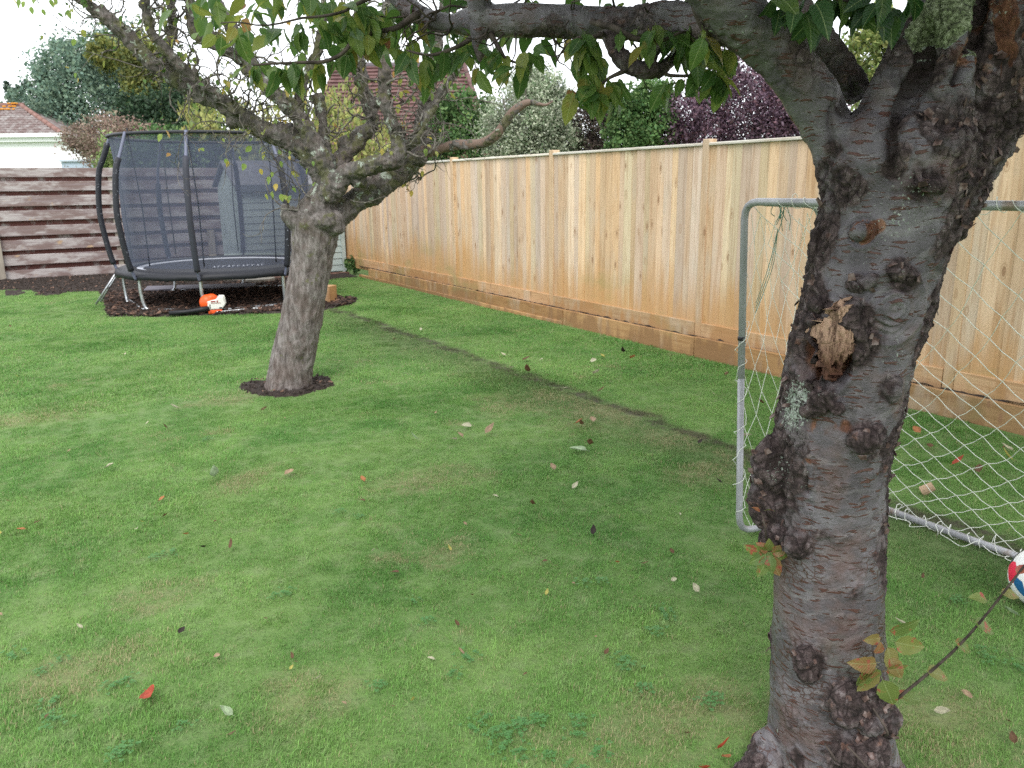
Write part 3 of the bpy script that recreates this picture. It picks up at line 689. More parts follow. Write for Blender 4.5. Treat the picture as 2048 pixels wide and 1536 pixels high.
for k in range(3): nb.tube(spl([(GX + .01, GY0 - .09, GZ - .1), (GX + .03, GY0 - .06 + .01 * k, GZ - .25), (GX + .01, GY0 - .005, GZ - .44 + .02 * k)], 5), .0016, 4, False)
obj('knotted_cord', nb, cordg, goal, smooth=True)
# ball
B0 = gp(2088, 1160, .105); B0[2] = .112
ball = MB(); phi = (1 + 5 ** .5) / 2
ico = np.array([(0, 1, phi), (0, -1, phi), (0, 1, -phi), (0, -1, -phi), (1, phi, 0), (-1, phi, 0), (1, -phi, 0), (-1, -phi, 0), (phi, 0, 1), (phi, 0, -1), (-phi, 0, 1), (-phi, 0, -1)]); ico /= np.linalg.norm(ico[0])
ball.ell((0, 0, 0), (1, 1, 1), None, 120, 60); v = ball.v[0]; v /= np.linalg.norm(v, axis=1)[:, None]
dt = np.sort(v @ ico.T, 1)[:, ::-1]; gap = dt[:, 0] - dt[:, 1]
Rb = np.array(Matrix.Rotation(.6, 3, 'X') @ Matrix.Rotation(1.1, 3, 'Z'))
ball.v[0] = (v * (1 - .022 * np.exp(-(gap / .02) ** 2))[:, None]) @ Rb.T * .112 + B0
bmt = NT('ball_skin', .35); oc = bmt.scl(bmt.pos(), (1, 1, 1), tuple(-B0))
v1 = bmt.n('TexVoronoi', feature='F1'); bmt.put(v1.inputs['Vector'], oc); v1.inputs['Scale'].default_value = 19
hc = bmt.sep(v1.outputs['Color'])[0]
c_ = bmt.ramp(hc, [(0, (.8, .8, .78)), (.50, (.75, .03, .08)), (.64, (.8, .8, .78)), (.72, (.02, .12, .28)), (.82, (.015, .02, .03)), (.9, (.8, .8, .78))], 'CONSTANT'); bmt.col(c_)
obj('football', ball, bmt, None, smooth=True, label='white football with red and blue patches on the grass at the goal back bar', category='ball')
a = gp(1853, 990); o = obj('cork', MB().tube([(0, 0, -.03), (0, 0, -.028), (0, 0, .03)], [.022, .025, .022], 12), NT('cork_wood', .8).col((.42, .29, .19)), None, smooth=False, label='small stubby tan piece of wood on the grass seen through the goal net', category='wood')
o.location = (a[0], a[1], .032); o.rotation_euler = (.9, .3, .4)

# ------------------------------------------------------------------ trees: shared tools
FH = np.array([F_[0], F_[1], 0.]); FH /= np.linalg.norm(FH); RH = np.array([FH[1], -FH[0], 0.])
def vp(px, py, base, off=0.):                        # point of a standing plane that runs across the view through base
    r = RW @ np.array([(px - 1024.) / 1600., (py - 768.) / 1600., 1.])
    t = (FH @ base + off - FH @ CAM) / (FH @ r); return CAM + r * t
def dep(p): return (p - CAM) @ F_
def limb(rows, base, n=6):                           # rows of (px, py, radius px, offset m) -> world path and radii
    Q = []
    for (px, py, r, o) in rows:
        p = vp(px, py, base, o); Q.append([*p, r * dep(p) / 1600.])
    Q = spl(Q, n); return Q[:, :3], np.maximum(Q[:, 3], .001)
def voxel(mb, size, name):
    me = mb.mesh(name); o = bpy.data.objects.new(name + '_raw', me); COL.objects.link(o)
    md = o.modifiers.new('r', 'REMESH'); md.mode = 'VOXEL'; md.voxel_size = size; md.use_smooth_shade = True
    sm = o.modifiers.new('s', 'SMOOTH'); sm.iterations = 3; sm.factor = .5
    dg = bpy.context.evaluated_depsgraph_get(); out = bpy.data.meshes.new_from_object(o.evaluated_get(dg))
    bpy.data.objects.remove(o); bpy.data.meshes.remove(me); out.name = name
    n = len(out.vertices); co = np.empty(n * 3, np.float32); out.vertices.foreach_get('co', co)
    nn = np.empty(n * 3, np.float32); out.vertex_normals.foreach_get('vector', nn)
    return out, co.reshape(-1, 3).astype(float), nn.reshape(-1, 3).astype(float)
def setco(me, co, **att):
    me.vertices.foreach_set('co', co.astype(np.float32).ravel())
    for k, x in att.items():
        a = me.attributes.new(k, 'FLOAT', 'POINT'); a.data.foreach_set('value', x.astype(np.float32))
    me.polygons.foreach_set('use_smooth', [True] * len(me.polygons)); me.update()
def leaf_mesh(name, L, W, seed, mat, droop=.25, fold=.25, serr=.05, nu=9, tipp=.75):
    g = np.random.default_rng(seed); V = []; F = []; P0 = L * .14
    bend = droop * g.uniform(.6, 1.4); tw = g.uniform(-.35, .35); wv = g.uniform(0, 6)
    for i in range(nu + 1):
        t = i / nu; hw = W / 2 * (math.sin(math.pi * min(1, t ** .85)) ** .75) * (1 - .35 * t) * 1.22 if 0 < t < 1 else 0
        hw *= 1 + serr * (1 if i % 2 else -1)
        y = P0 + (L - P0) * t; z = -bend * L * t * t; a = tw * t
        for s in (-1, -.55, 0, .55, 1):
            x = s * hw; zz = z + fold * abs(x) + .05 * L * math.sin(t * 9 + wv + s * 2) * abs(s) * .4
            V.append((x * math.cos(a), y, zz + x * math.sin(a)))
    for i in range(nu):
        for j in range(4): F.append((i * 5 + j, i * 5 + j + 1, i * 5 + j + 6, i * 5 + j + 5))
    mb = MB().add(V, F); mb.tube([(0, 0, 0), (0, P0 * .5, -.002), (0, P0, 0)], L * .009, 4, False)
    me = mb.mesh(name, True); me.materials.append(mat.m); return me
def leafmat(name, stops, spotc, redc, L, spot=.64, tr=.42, rough=.42):
    t = NT(name, rough); t.spec(.4); o = t.obj(); rd = t.rnd(); x, y, z = t.sep(o)
    c = t.ramp(rd, stops); off = t.comb(t.ma('MULTIPLY', rd, 91.), t.ma('MULTIPLY', rd, 53.), 0.)
    nzv = t.noise(t.scl(o, (1, 1, 1), off), 2.2 / L, 5, .65)
    c = t.mix(t.ma('MULTIPLY', t.mr(nzv, .5, .68), .55), c, t.hsv(c, .47, 1., 1.5))
    c = t.mix(t.ma('MULTIPLY', t.mr(nzv, spot, spot + .06), .85), c, spotc)
    ed = t.noise(t.scl(o, (1, 1, 1), off), 1.1 / L, 3)
    c = t.mix(t.ma('MULTIPLY', t.mr(ed, .60, .72), .7), c, redc)
    mid = t.mr(t.ma('ABSOLUTE', x), L * .016, L * .006)
    vn = t.n('TexWave', wave_type='BANDS', bands_direction='Y'); t.put(vn.inputs['Vector'], t.comb(0., t.ma('ADD', y, t.ma('MULTIPLY', t.ma('ABSOLUTE', x), -.9)), 0.)); vn.inputs['Scale'].default_value = 3.3 / L
    c = t.mix(t.ma('MULTIPLY', mid, .5), c, (.30, .36, .16))
    c = t.mix(t.ma('MULTIPLY', t.mr(vn.outputs['Fac'], .80, .98), .10), c, (.24, .30, .12))
    return t.col(c).transl(t.hsv(c, .49, 1., 1.7), tr).bump(vn.outputs['Fac'], .25, .002)
def hang(d, down, g, spread=.5):
    v = np.asarray(d, float) * (1 - down) + np.array([0, 0, -1.]) * down + g.normal(0, spread, 3) * .5
    return v / np.linalg.norm(v)

# ------------------------------------------------------------------ near cherry tree
CB = gp(1662, 1530); CB[:2] += FH[:2] * .0
bark = NT('cherry_bark', .5); bark.spec(.35); p_ = bark.pos()
wq = bark.noise(p_, 7., 3)
hz_ = bark.scl(p_, (6, 6, 46), bark.comb(0., 0., bark.ma('MULTIPLY', wq, 5.)))
ln = bark.noise(hz_, 1., 3, .5)
dash = bark.scl(p_, (24, 24, 150), bark.comb(0., 0., bark.ma('MULTIPLY', wq, 7.)))
dn = bark.noise(dash, 1., 2, .5)
c_ = bark.ramp(bark.noise(p_, 9, 5, .6), [(.28, (.044, .038, .042)), (.5, (.100, .089, .098)), (.75, (.19, .178, .192))])
c_ = bark.mix(bark.ma('MULTIPLY', bark.mr(ln, .50, .70), .6), c_, (.20, .187, .19))
c_ = bark.mix(bark.ma('MULTIPLY', bark.mr(bark.noise(p_, 4.2, 4, .7), .5, .66), .55), c_, (.13, .075, .062))
c_ = bark.mix(bark.ma('MULTIPLY', bark.mr(bark.noise(p_, 3.1, 3, .7), .56, .70), .45), c_, (.075, .085, .055))
lent = bark.mr(dn, .60, .635)
lentr = bark.ma('MULTIPLY', bark.mr(dn, .56, .60), .4)
sc1 = bark.n('TexVoronoi', feature='DISTANCE_TO_EDGE'); bark.put(sc1.inputs['Vector'], bark.scl(p_, (50, 50, 70), bark.comb(0., bark.ma('MULTIPLY', wq, 4.), 0.))); sc1.inputs['Scale'].default_value = 1.
scm = bark.ma('MULTIPLY', bark.mr(bark.noise(p_, 6.5, 4, .7), .50, .58), bark.mr(bark.sep(p_)[2], 1.05, .85))
c_ = bark.mix(bark.ma('MULTIPLY', scm, bark.mr(sc1.outputs['Distance'], .10, .03)), c_, (.075, .045, .040))
c_ = bark.mix(bark.ma('MULTIPLY', scm, bark.ma('MULTIPLY', bark.mr(sc1.outputs['Distance'], .2, .4), .35)), c_, (.20, .17, .165))
c_ = bark.mix(lentr, c_, (.24, .21, .205))
c_ = bark.mix(lent, c_, (.085, .040, .032))
ro = bark.att('rough')
pv1 = bark.vor(bark.scl(p_, (34, 34, 26)), 1., 'DISTANCE_TO_EDGE'); rn = bark.noise(p_, 34, 6, .72)
rc = bark.ramp(rn, [(.30, (.010, .007, .007)), (.43, (.042, .029, .028)), (.56, (.10, .072, .070)), (.70, (.24, .205, .205))])
rc = bark.mix(bark.ma('MULTIPLY', bark.mr(pv1, .10, .0), .75), rc, (.016, .010, .010))
rc = bark.mix(bark.ma('MULTIPLY', bark.mr(bark.noise(p_, 11, 4, .6), .55, .66), .6), rc, (.19, .17, .175))
rc = bark.mix(bark.ma('MULTIPLY', bark.mr(bark.noise(p_, 17, 4, .6), .62, .70), .55), rc, (.17, .075, .042))
c_ = bark.mix(bark.mr(bark.ma('ADD', ro, bark.ma('MULTIPLY', bark.ma('SUBTRACT', rn, .5), .8)), .38, .60), c_, rc)
crv = bark.att('crev'); c_ = bark.mix(bark.ma('MULTIPLY', crv, .75), c_, (.022, .014, .012))
wo_ = bark.att('wound')
wc = bark.ramp(bark.noise(bark.scl(p_, (30, 30, 9)), 1., 5, .7), [(.3, (.022, .010, .007)), (.5, (.12, .048, .026)), (.7, (.27, .14, .08))])
c_ = bark.mix(bark.mr(wo_, .35, .6), c_, wc)
li = bark.att('lichen'); lf_ = bark.noise(p_, 150, 4, .7)
lm = bark.mr(bark.ma('ADD', bark.ma('MULTIPLY', li, .36), lf_), .74, .80)
c_ = bark.mix(lm, c_, bark.ramp(bark.noise(p_, 40, 3), [(.35, (.24, .30, .24)), (.65, (.46, .50, .44))]))
c_ = bark.mix(bark.mr(li, .8, .95), c_, bark.ramp(bark.noise(p_, 120, 4, .7), [(.36, (.04, .045, .028)), (.50, (.15, .18, .09)), (.66, (.36, .40, .27))]))
bark.col(c_)
hh = bark.ma('ADD', bark.ma('MULTIPLY', lent, .9), bark.ma('ADD', bark.ma('MULTIPLY', bark.noise(p_, 130, 4, .7), .5), bark.ma('MULTIPLY', bark.ma('MULTIPLY', rn, ro), 3.)))
bark.bump(bark.ma('ADD', hh, bark.ma('MULTIPLY', lf_, .25)), .85, .007)
bark.put(bark.b.inputs['Roughness'], bark.mr(ro, .2, .7, .42, .92))
def cradius(py):
    T = [(300, 1790, 150), (350, 1795, 146), (400, 1785, 138), (500, 1755, 129), (600, 1733, 127), (700, 1702, 124), (780, 1687, 122), (850, 1668, 117), (950, 1660, 108), (1050, 1662, 104), (1150, 1657, 108), (1250, 1656, 111), (1400, 1658, 119), (1500, 1660, 128), (1560, 1662, 136)]
    T = np.array(T); return np.interp(py, T[:, 0], T[:, 1]), np.interp(py, T[:, 0], T[:, 2])
def surf(px, py, push=0.):                           # a point on the near face of the trunk
    cx, r = cradius(py); c = vp(cx, py, CB); R = r * dep(c) / 1600.; o = R * .7
    for _ in range(12):
        dx = (vp(px, py, CB, -o) - c) @ RH; o = .5 * o + .5 * math.sqrt(max(0, R * R - dx * dx))
    return vp(px, py, CB, -o) - FH * push
mb = MB()
rows = [(cradius(y)[0], y, cradius(y)[1] * .985, 0) for y in (1545, 1480, 1400, 1300, 1200, 1100, 1000, 900, 800, 700, 600, 500, 430, 380, 335, 300)] + [(1788, 272, 128, 0), (1796, 245, 98, 0), (1802, 222, 62, 0), (1806, 205, 30, 0)]
Pq, Rq = limb(rows, CB, 4); Rq = Rq * .97; Pq = np.vstack([[Pq[0] - [0, 0, .12]], Pq]); Rq = np.r_[Rq[0] * 1.25, Rq]
Rq[1:6] *= np.linspace(1.12, 1.0, 5); mb.tube(Pq, Rq, 28)
LIMBS = [
    [(1725, 470, 76, .02), (1705, 380, 60, .02), (1672, 280, 52, .02), (1628, 200, 52, .02), (1568, 118, 50, .0), (1495, 48, 54, -.02), (1425, -25, 52, -.05), (1350, -110, 48, -.08)],
    [(1740, 420, 88, -.0), (1750, 300, 64, -.02), (1772, 205, 46, -.02), (1812, 120, 43, .0), (1852, 45, 42, .03), (1900, -40, 44, .06), (1940, -130, 40, .1)],
    [(1850, 400, 76, -.02), (1862, 290, 62, -.05), (1885, 200, 54, -.05), (1896, 110, 48, -.03), (1897, 20, 47, .0), (1895, -80, 44, .02)],
    [(1838, 450, 84, .0), (1882, 340, 92, .02), (1930, 240, 100, .04), (1975, 150, 112, .05), (2030, 50, 112, .06), (2100, -60, 100, .08), (2170, -160, 90, .1)],
    [(1720, 190, 26, .12), (1675, 130, 33, .1), (1640, 85, 34, .10), (1600, 30, 32, .12), (1580, -40, 30, .14)],
]
for L in LIMBS: mb.tube(*limb(L, CB, 5), 20)
HB = [(1480, 40, 46, .12), (1420, 50, 40, .2), (1340, 40, 34, .26), (1250, 46, 31, .3), (1150, 44, 30, .36), (1060, 40, 31, .4), (980, 42, 31, .45), (935, 44, 26, .5), (905, 48, 19, .52), (860, 38, 20, .55), (820, 15, 19, .6), (780, -25, 17, .66), (740, -70, 14, .7)]
mb.tube(*limb(HB, CB, 5), 16)
TR2 = [(958, -40, 24, .44), (958, 0, 25, .44), (960, 50, 22, .44), (958, 90, 15, .44), (958, 108, 10, .44), (955, 128, 5, .44)]; mb.tube(*limb(TR2, CB, 5), 12)
TW = [(1225, 70, 20, .3), (1235, 105, 19, .27), (1260, 130, 17, .25), (1290, 142, 16, .24), (1320, 140, 15, .26), (1345, 118, 11, .28), (1360, 95, 8, .3), (1370, 75, 6, .3)]; mb.tube(*limb(TW, CB, 5), 10)
TWb = [(1290, 140, 12, .24), (1305, 110, 10, .26), (1325, 80, 13, .28), (1350, 50, 12, .28)]; mb.tube(*limb(TWb, CB, 5), 10)
MS = MB()
def blob(px, py, rx, ry, push, dz=0., k=.8):
    c = surf(px, py, push); s = dep(c) / 1600.
    M = np.stack([RH, FH, [0, 0, 1]], 1)
    mb.ell(c + FH * rx * s * .25, (rx * s, rx * s * k, ry * s), M)
    return c, max(rx, ry) * s
KN = []                                              # centres and reach of the craggy places
def knot(px, py, rx, ry, push=0., k=.8, reach=1.25): 
    c, r = blob(px, py, rx, ry, push, k=k); KN.append((c, r * reach))
knot(1722, 462, 24, 24, .008, .9, .55); knot(1788, 618, 56, 56, -.026, .8, .3)
knot(1556, 940, 44, 66, -.015, .9, 1.3); knot(1552, 1010, 46, 62, -.012, .9, 1.3); knot(1562, 1078, 34, 32, .002, .9, 1.5); knot(1543, 1085, 20, 26, -.01); knot(1590, 1085, 24, 26, .02)
knot(1640, 800, 26, 28, .012); knot(1618, 818, 18, 18, .012); knot(1672, 815, 16, 15, .012); knot(1728, 878, 34, 28, .012); knot(1752, 866, 20, 20, .01)
knot(1611, 1322, 24, 32, .010); knot(1615, 1345, 20, 22, .012)
knot(1700, 1405, 40, 42, .0); knot(1745, 1410, 42, 48, -.005); knot(1690, 1430, 28, 24, .014); knot(1735, 1445, 26, 22, .016); knot(1775, 1450, 34, 40, -.01); knot(1730, 1520, 60, 50, -.015)
knot(1712, 566, 17, 13, .004); knot(1738, 562, 12, 11, .004); knot(1700, 572, 10, 8, .004)
knot(1785, 780, 22, 26, -.008); knot(1815, 560, 18, 26, -.012); knot(1800, 540, 16, 22, .0); knot(1640, 610, 20, 12, .0); knot(1700, 640, 20, 40, .004, .7); knot(1712, 690, 18, 44, .002, .7)
knot(1622, 690, 10, 54, .0, .6); knot(1640, 765, 34, 10, .0); knot(1640, 500, 12, 40, -.02); knot(1918, 385, 20, 12, -.03); knot(1855, 372, 34, 12, .002)

for (x0, y0, r0, x1, y1, r1) in [(1600, 1500, 60, 1455, 1560, 22), (1560, 1470, 40, 1500, 1520, 24)]:   # surface root
    a, b = vp(x0, y0, CB), gp(x1, y1); a[2] = max(a[2], .0); mb.tube([a - [0, 0, .02], (a + b) / 2 + [0, 0, .0], b - [0, 0, .03]], [r0 * 2 / 1600, (r0 + r1) / 1600, r1 * 2 / 1600], 12)
me, co, nn = voxel(mb, .0044, 'trunk')
lat = (co - CB) @ RH; z = co[:, 2]
# centre line of trunk as function of height, in lateral coordinate
cl = np.array([[p[2], (p - CB) @ RH, r] for p, r in zip(Pq[1:], Rq[1:])]); o_ = np.argsort(cl[:, 0])
cx_ = np.interp(z, cl[o_, 0], cl[o_, 1]); rr_ = np.interp(z, cl[o_, 0], cl[o_, 2])
u = (lat - cx_) / rr_; ontr = sstep(1.75, 1.6, z)
def near_(p, r, pw=1.): return np.exp(-(np.linalg.norm(co - p, axis=1) / r) ** 2 * pw)
nzr = fbm(co, 6, 4)
rough = np.zeros(len(co))
for c, r in KN: rough = np.maximum(rough, 1.15 * near_(c, r))
zz = lambda a, b: sstep(a - .04, a + .04, z) * sstep(b + .04, b - .04, z)
Zp = lambda py: vp(1700, py, CB)[2]
rough = np.maximum(rough, sstep(-.74, -.96, u + .5 * nzr) * zz(Zp(900), Zp(330)) * ontr)
rough = np.maximum(rough, sstep(.42, .85, u + .7 * nzr) * zz(Zp(1120), Zp(200)) * ontr)
rough = np.maximum(rough, sstep(.05, .45, u + .5 * nzr) * zz(Zp(520), Zp(300)) * .8 * ontr)
rough = np.maximum(rough, .75 * sstep(.12, .38, nzr + .25 * pn(co, 3.)) * zz(Zp(1200), Zp(850)))
back = nn @ FH; rough = np.maximum(rough, sstep(.2, .8, back + nzr) * .8 * ontr)
big = surf(1650, 1500); rough = np.maximum(rough, sstep(.12, .25, nzr + .3 * sstep(.25, .0, z)) * sstep(.35, .1, z) * .7)
limbm = 1 - ontr
rough = np.maximum(rough, limbm * sstep(.05, .35, nzr + .25) * .55)
seamc = np.array([vp(1706, 300, CB), vp(1690, 360, CB), vp(1668, 300, CB)])
for (px, py) in [(1662, 215), (1664, 260), (1660, 300), (1650, 340), (1645, 380), (1800, 300), (1790, 260), (1805, 220), (1785, 340), (1830, 160), (1725, 165), (1735, 140), (1710, 180)]:
    rough = np.maximum(rough, 1.1 * near_(surf(px, max(py, 300)) if py >= 300 else vp(px, py, CB, -.1), .028))
wp = co + .012 * np.stack([pn(co, 18), pn(co + 5, 18), pn(co + 9, 18)], 1)
cr1 = np.abs(pn(wp * [1, 1, .55], 34)); cr2 = np.abs(pn(wp * [1, 1, .8], 62) + .3 * pn(co, 120))
plate = sstep(.0, .22, cr1); plb = sstep(.0, .3, cr2)
dsp = .006 * fbm(co, 9, 3) + .0012 * fbm(co * [1, 1, 3], 30, 2)
rg = np.clip(rough, 0, 1)
dsp += rg * (.0065 * (plate - .75) + .0065 * fbm(co, 30, 4) + .0035 * (plb - .6) + .0035 * np.abs(pn(co * [1, 1, .5], 85)) + .001)
inner = surf(1640, 735); 
cav = near_(surf(1632, 735), .030) + .9 * near_(surf(1680, 735), .022) + .9 * near_(surf(1650, 755), .024) + .8 * near_(surf(1618, 700), .016) + .8 * near_(surf(1703, 690), .014); dsp -= .042 * np.clip(cav, 0, 1)
dsp -= .020 * near_(surf(1722, 462, .03), .011) * 0
ringd = np.linalg.norm(co - surf(1722, 462), axis=1); dsp += .010 * np.exp(-(ringd / .020) ** 4) - .008 * np.exp(-((ringd - .027) / .004) ** 2) + .004 * np.exp(-((ringd - .035) / .006) ** 2)
rd2 = np.linalg.norm(co - surf(1788, 618), axis=1); dsp += .004 * np.sin(rd2 * 420 + 3 * pn(co, 25)) * np.exp(-(rd2 / .075) ** 4) + .007 * np.exp(-((rd2 - .078) / .010) ** 2)
ck = [(1612, 985), (1618, 1010), (1600, 960)]
for a in ck: dsp -= .012 * near_(surf(*a), .010)
crack = np.exp(-((co - surf(1614, 965)) @ RH / .003) ** 2) * np.exp(-((z - surf(1614, 965)[2]) / .02) ** 2) * sstep(.1, -.3, back)
dsp -= .012 * crack
wound = near_(surf(1755, 452), .018) * 1.2 + 1.0 * np.exp(-((ringd - .027) / .0035) ** 2) + near_(surf(1612, 925), .014) + .75 * near_(surf(1690, 855), .024) * (nzr > -.1) + near_(surf(1625, 1465), .016) + .8 * near_(surf(1635, 855), .03)
wound = wound * sstep(-.45, .25, fbm(co * [1, 1, .6], 32, 3) + .12)
wound += .9 * near_(vp(2010, 60, CB, -.08), .13) * sstep(-.05, .25, fbm(co * [1, 1, .4], 22, 4))
lich = .26 * sstep(0, .5, fbm(co, 5, 3) + .1) + .85 * near_(surf(1590, 790), .05) + .75 * near_(surf(1572, 840), .045) + .36 * near_(surf(1835, 430), .07) + .36 * near_(surf(1800, 700), .05) + .3 * near_(surf(1805, 830), .05) + .4 * near_(surf(1550, 930), .05) + .12 * limbm
lich = np.maximum(np.clip(lich, 0, .78), 1.15 * sstep(0, .1, near_(vp(1893, 25, CB, -.05), .085) - .38 + .75 * fbm(co, 26, 3)) * (back < .4))
dsp += .005 * (lich > .8) * (.5 + fbm(co, 60, 3))
ub = Zp(1); crev = np.clip(rg * (1 - plate) * 1.1 + crack * 2 + cav * .4 * (wound < .9), 0, 1)
crev = np.maximum(crev, .8 * near_(vp(1712, 190, CB, -.02), .05))  # shade in the fork of the limbs, painted dark
q_ = (co - CAM) @ RW; PX = q_[:, 0] / q_[:, 2] * 1600 + 1024; PY = q_[:, 1] / q_[:, 2] * 1600 + 768; front = sstep(.15, -.15, back)
def crease(pts, wpx, depth_, dark=1.):
    global dsp, crev
    d = np.full(len(co), 1e9); jx = 6 * pn(co, 22)
    for (a, b), (c, e) in zip(pts[:-1], pts[1:]):
        t = np.clip(((PX - a) * (c - a) + (PY - b) * (e - b)) / ((c - a) ** 2 + (e - b) ** 2), 0, 1); d = np.minimum(d, np.hypot(PX + jx - a - t * (c - a), PY - b - t * (e - b)))
    k = np.exp(-(d / wpx) ** 2) * front * (sstep(pts[-1][1] + 4, pts[-1][1] - 70, PY) if pts[0][0] == 1856 else 1); dsp = dsp - depth_ * k; crev = np.maximum(crev, dark * sstep(.35, .8, k))
hb = ((PX - 1651) / 47) ** 2 + ((PY - 708) / 62) ** 2; hb = np.exp(-hb ** 2) * front
dsp = dsp - .040 * hb; wound = np.maximum(wound, 1.3 * hb); crev = np.maximum(crev * (1 - hb), .85 * hb * sstep(.0, .35, pn(co * [1, 1, .22], 55) + .12)); rg = rg * (1 - .8 * hb)
rimb = ((PX - 1651) / 60) ** 2 + ((PY - 708) / 76) ** 2; dsp = dsp + .010 * np.exp(-((rimb - 1) / .35) ** 2) * front * (1 + .8 * pn(co, 40))
rt = sstep(1800, 1880, PX + 60 * nzr) * sstep(470, 380, PY) * front; rg = np.maximum(rg, rt * sstep(-.25, .2, fbm(co, 12, 3) + .05)); dsp = dsp + rt * (.007 * fbm(co, 30, 4) + .004 * (plate - .7))
crease([(1856, 60), (1846, 136), (1814, 192), (1784, 255), (1782, 330), (1790, 385)], 15, .030)
crease([(1712, 185), (1690, 215)], 22, .02); crease([(1664, 215), (1662, 300), (1650, 345)], 8, .012, .5)
crease([(1790, 385), (1830, 378), (1870, 388)], 7, .006, .5); crease([(1910, 160), (1925, 120), (1950, 80), (1960, 0)], 10, .025, .7)
co = co + nn * dsp[:, None]
setco(me, co, rough=rg, crev=crev, wound=np.clip(wound, 0, 1), lichen=lich)
print('cherry verts', len(co))
cherry = thing('cherry_tree', CB, 'near cherry tree with thick knobbly grey trunk, peeling bark and long overhanging branch', 'tree')
obj('trunk', me, bark, cherry)
# torn stub of pale wood in the wound
stubm = NT('torn_wood', .8); p_ = stubm.pos(); zt = stubm.sep(p_)[2]; gv = stubm.noise(stubm.scl(p_, (60, 60, 11)), 1., 5, .7)
c_ = stubm.mix(stubm.mr(stubm.ma('ADD', zt, stubm.ma('MULTIPLY', stubm.ma('SUBTRACT', gv, .5), .12)), float(surf(1655, 745)[2]), float(surf(1655, 635)[2])), (.10, .042, .025), (.40, .26, .18))
c_ = stubm.mix(stubm.mr(gv, .40, .52), stubm.mix(.75, c_, (.06, .03, .02)), c_); stubm.col(c_).bump(gv, .9, .012)
OUT = [(1606, 662), (1620, 648), (1640, 640), (1652, 618), (1668, 606), (1688, 606), (1702, 622), (1708, 652), (1700, 678), (1714, 690), (1706, 702), (1692, 708), (1686, 730), (1680, 752), (1674, 728), (1668, 704), (1662, 722), (1656, 748), (1648, 764), (1641, 735), (1634, 704), (1627, 676)]
gx, gy = np.meshgrid(np.arange(1604, 1720, 2.2), np.arange(600, 768, 2.2)); ny_, nx_ = gx.shape; G2 = np.c_[gx.ravel(), gy.ravel()]
wv_ = np.c_[pn(np.c_[G2, G2[:, 0] * 0], .09), pn(np.c_[G2, G2[:, 0] * 0 + 5], .09)] * 3
ins = in_poly(G2 + wv_, OUT); q3 = np.c_[G2[:, 0] * .045, G2[:, 1] * .012, G2[:, 0] * 0]
rdg = 1 - np.abs(pn(q3, 1.6)) * 2; fac = np.round(fbm(np.c_[G2 * .02, G2[:, 0] * 0], 1., 2) * 4) / 4
cxs = (G2[:, 0] - 1662) / 50; hgt = .020 - .020 * cxs ** 2 + .012 * fac + .007 * rdg + .004 * pn(q3, 6) - .022 * sstep(690, 765, G2[:, 1]) + .010 * sstep(640, 606, G2[:, 1])
V3 = np.array([surf(a, b, h) for (a, b), h in zip(G2, hgt)])
F3 = [(r * nx_ + c, r * nx_ + c + 1, (r + 1) * nx_ + c + 1, (r + 1) * nx_ + c) for r in range(ny_ - 1) for c in range(nx_ - 1)]; F3 = [q[::-1] for q in F3 if ins[list(q)].all()]
us = np.unique(np.array(F3)); mp_ = -np.ones(len(V3), int); mp_[us] = np.arange(len(us))
ms = MB().add(V3[us], [tuple(mp_[list(q)]) for q in F3]).mesh('torn_stub'); 
so_ = obj('torn_stub', ms, stubm, cherry); sd_ = so_.modifiers.new('solid', 'SOLIDIFY'); sd_.thickness = .034; sd_.offset = -1

# curling bark flakes along the craggy edges
g = np.random.default_rng(11); cand = np.where((rg > .75) & (z > .15) & (z < 1.75))[0]; cand = g.choice(cand, 380)
FV = []
for i in cand:
    n0 = nn[i]; t0 = np.cross(n0, g.normal(size=3)); t0 /= np.linalg.norm(t0) + 1e-9; b0 = np.cross(n0, t0); L, W = g.uniform(.006, .017), g.uniform(.004, .010)
    c = co[i]; lift = n0 * L * g.uniform(.2, .8)
    FV.append([c - b0 * W, c + b0 * W, c + b0 * W * .6 + t0 * L + lift, c - b0 * W * .7 + t0 * L + lift])
FV = np.array(FV); thick = np.repeat(np.array([nn[i] for i in cand])[:, None, :], 4, 1) * .0015
allq = np.concatenate([FV, (FV + thick)[:, ::-1]] + [np.stack([FV[:, a], FV[:, b], (FV + thick)[:, b], (FV + thick)[:, a]], 1) for a, b in ((0, 1), (1, 2), (2, 3), (3, 0))])
flk = NT('flake_bark', .85); flk.col(flk.ramp(flk.noise(flk.pos(), 60, 3), [(.35, (.035, .022, .02)), (.5, (.10, .06, .05)), (.7, (.24, .19, .18))]))
obj('bark_flakes', quads('bark_flakes', allq), flk, cherry, kind='stuff')

# leaves, twigs
GREEN = [(0., (.040, .095, .022)), (.3, (.055, .12, .026)), (.55, (.075, .145, .030)), (.75, (.12, .18, .038)), (.90, (.19, .22, .045)), (.975, (.24, .19, .05)), (1., (.26, .10, .06))]
cl_m = leafmat('cherry_leaf', GREEN, (.16, .11, .03), (.20, .16, .04), .09)
CL = [leaf_mesh('leaf', .092, .042, 100 + i, cl_m, .12 + .08 * (i % 4), .18) for i in range(8)]
red_m = leafmat('autumn_leaf', [(0., (.10, .16, .04)), (.45, (.16, .20, .05)), (.65, (.22, .16, .06)), (.82, (.30, .09, .06)), (1., (.14, .19, .045))], (.30, .07, .05), (.34, .06, .05), .05, .56, .35)
dk_m = leafmat('shaded_leaf', [(0., (.016, .050, .016)), (.4, (.022, .065, .018)), (.8, (.035, .085, .022)), (1., (.07, .12, .025))], (.05, .07, .02), (.06, .08, .02), .09, tr=.3)  # darker copy of the cherry leaf, canopy shade painted into its greens
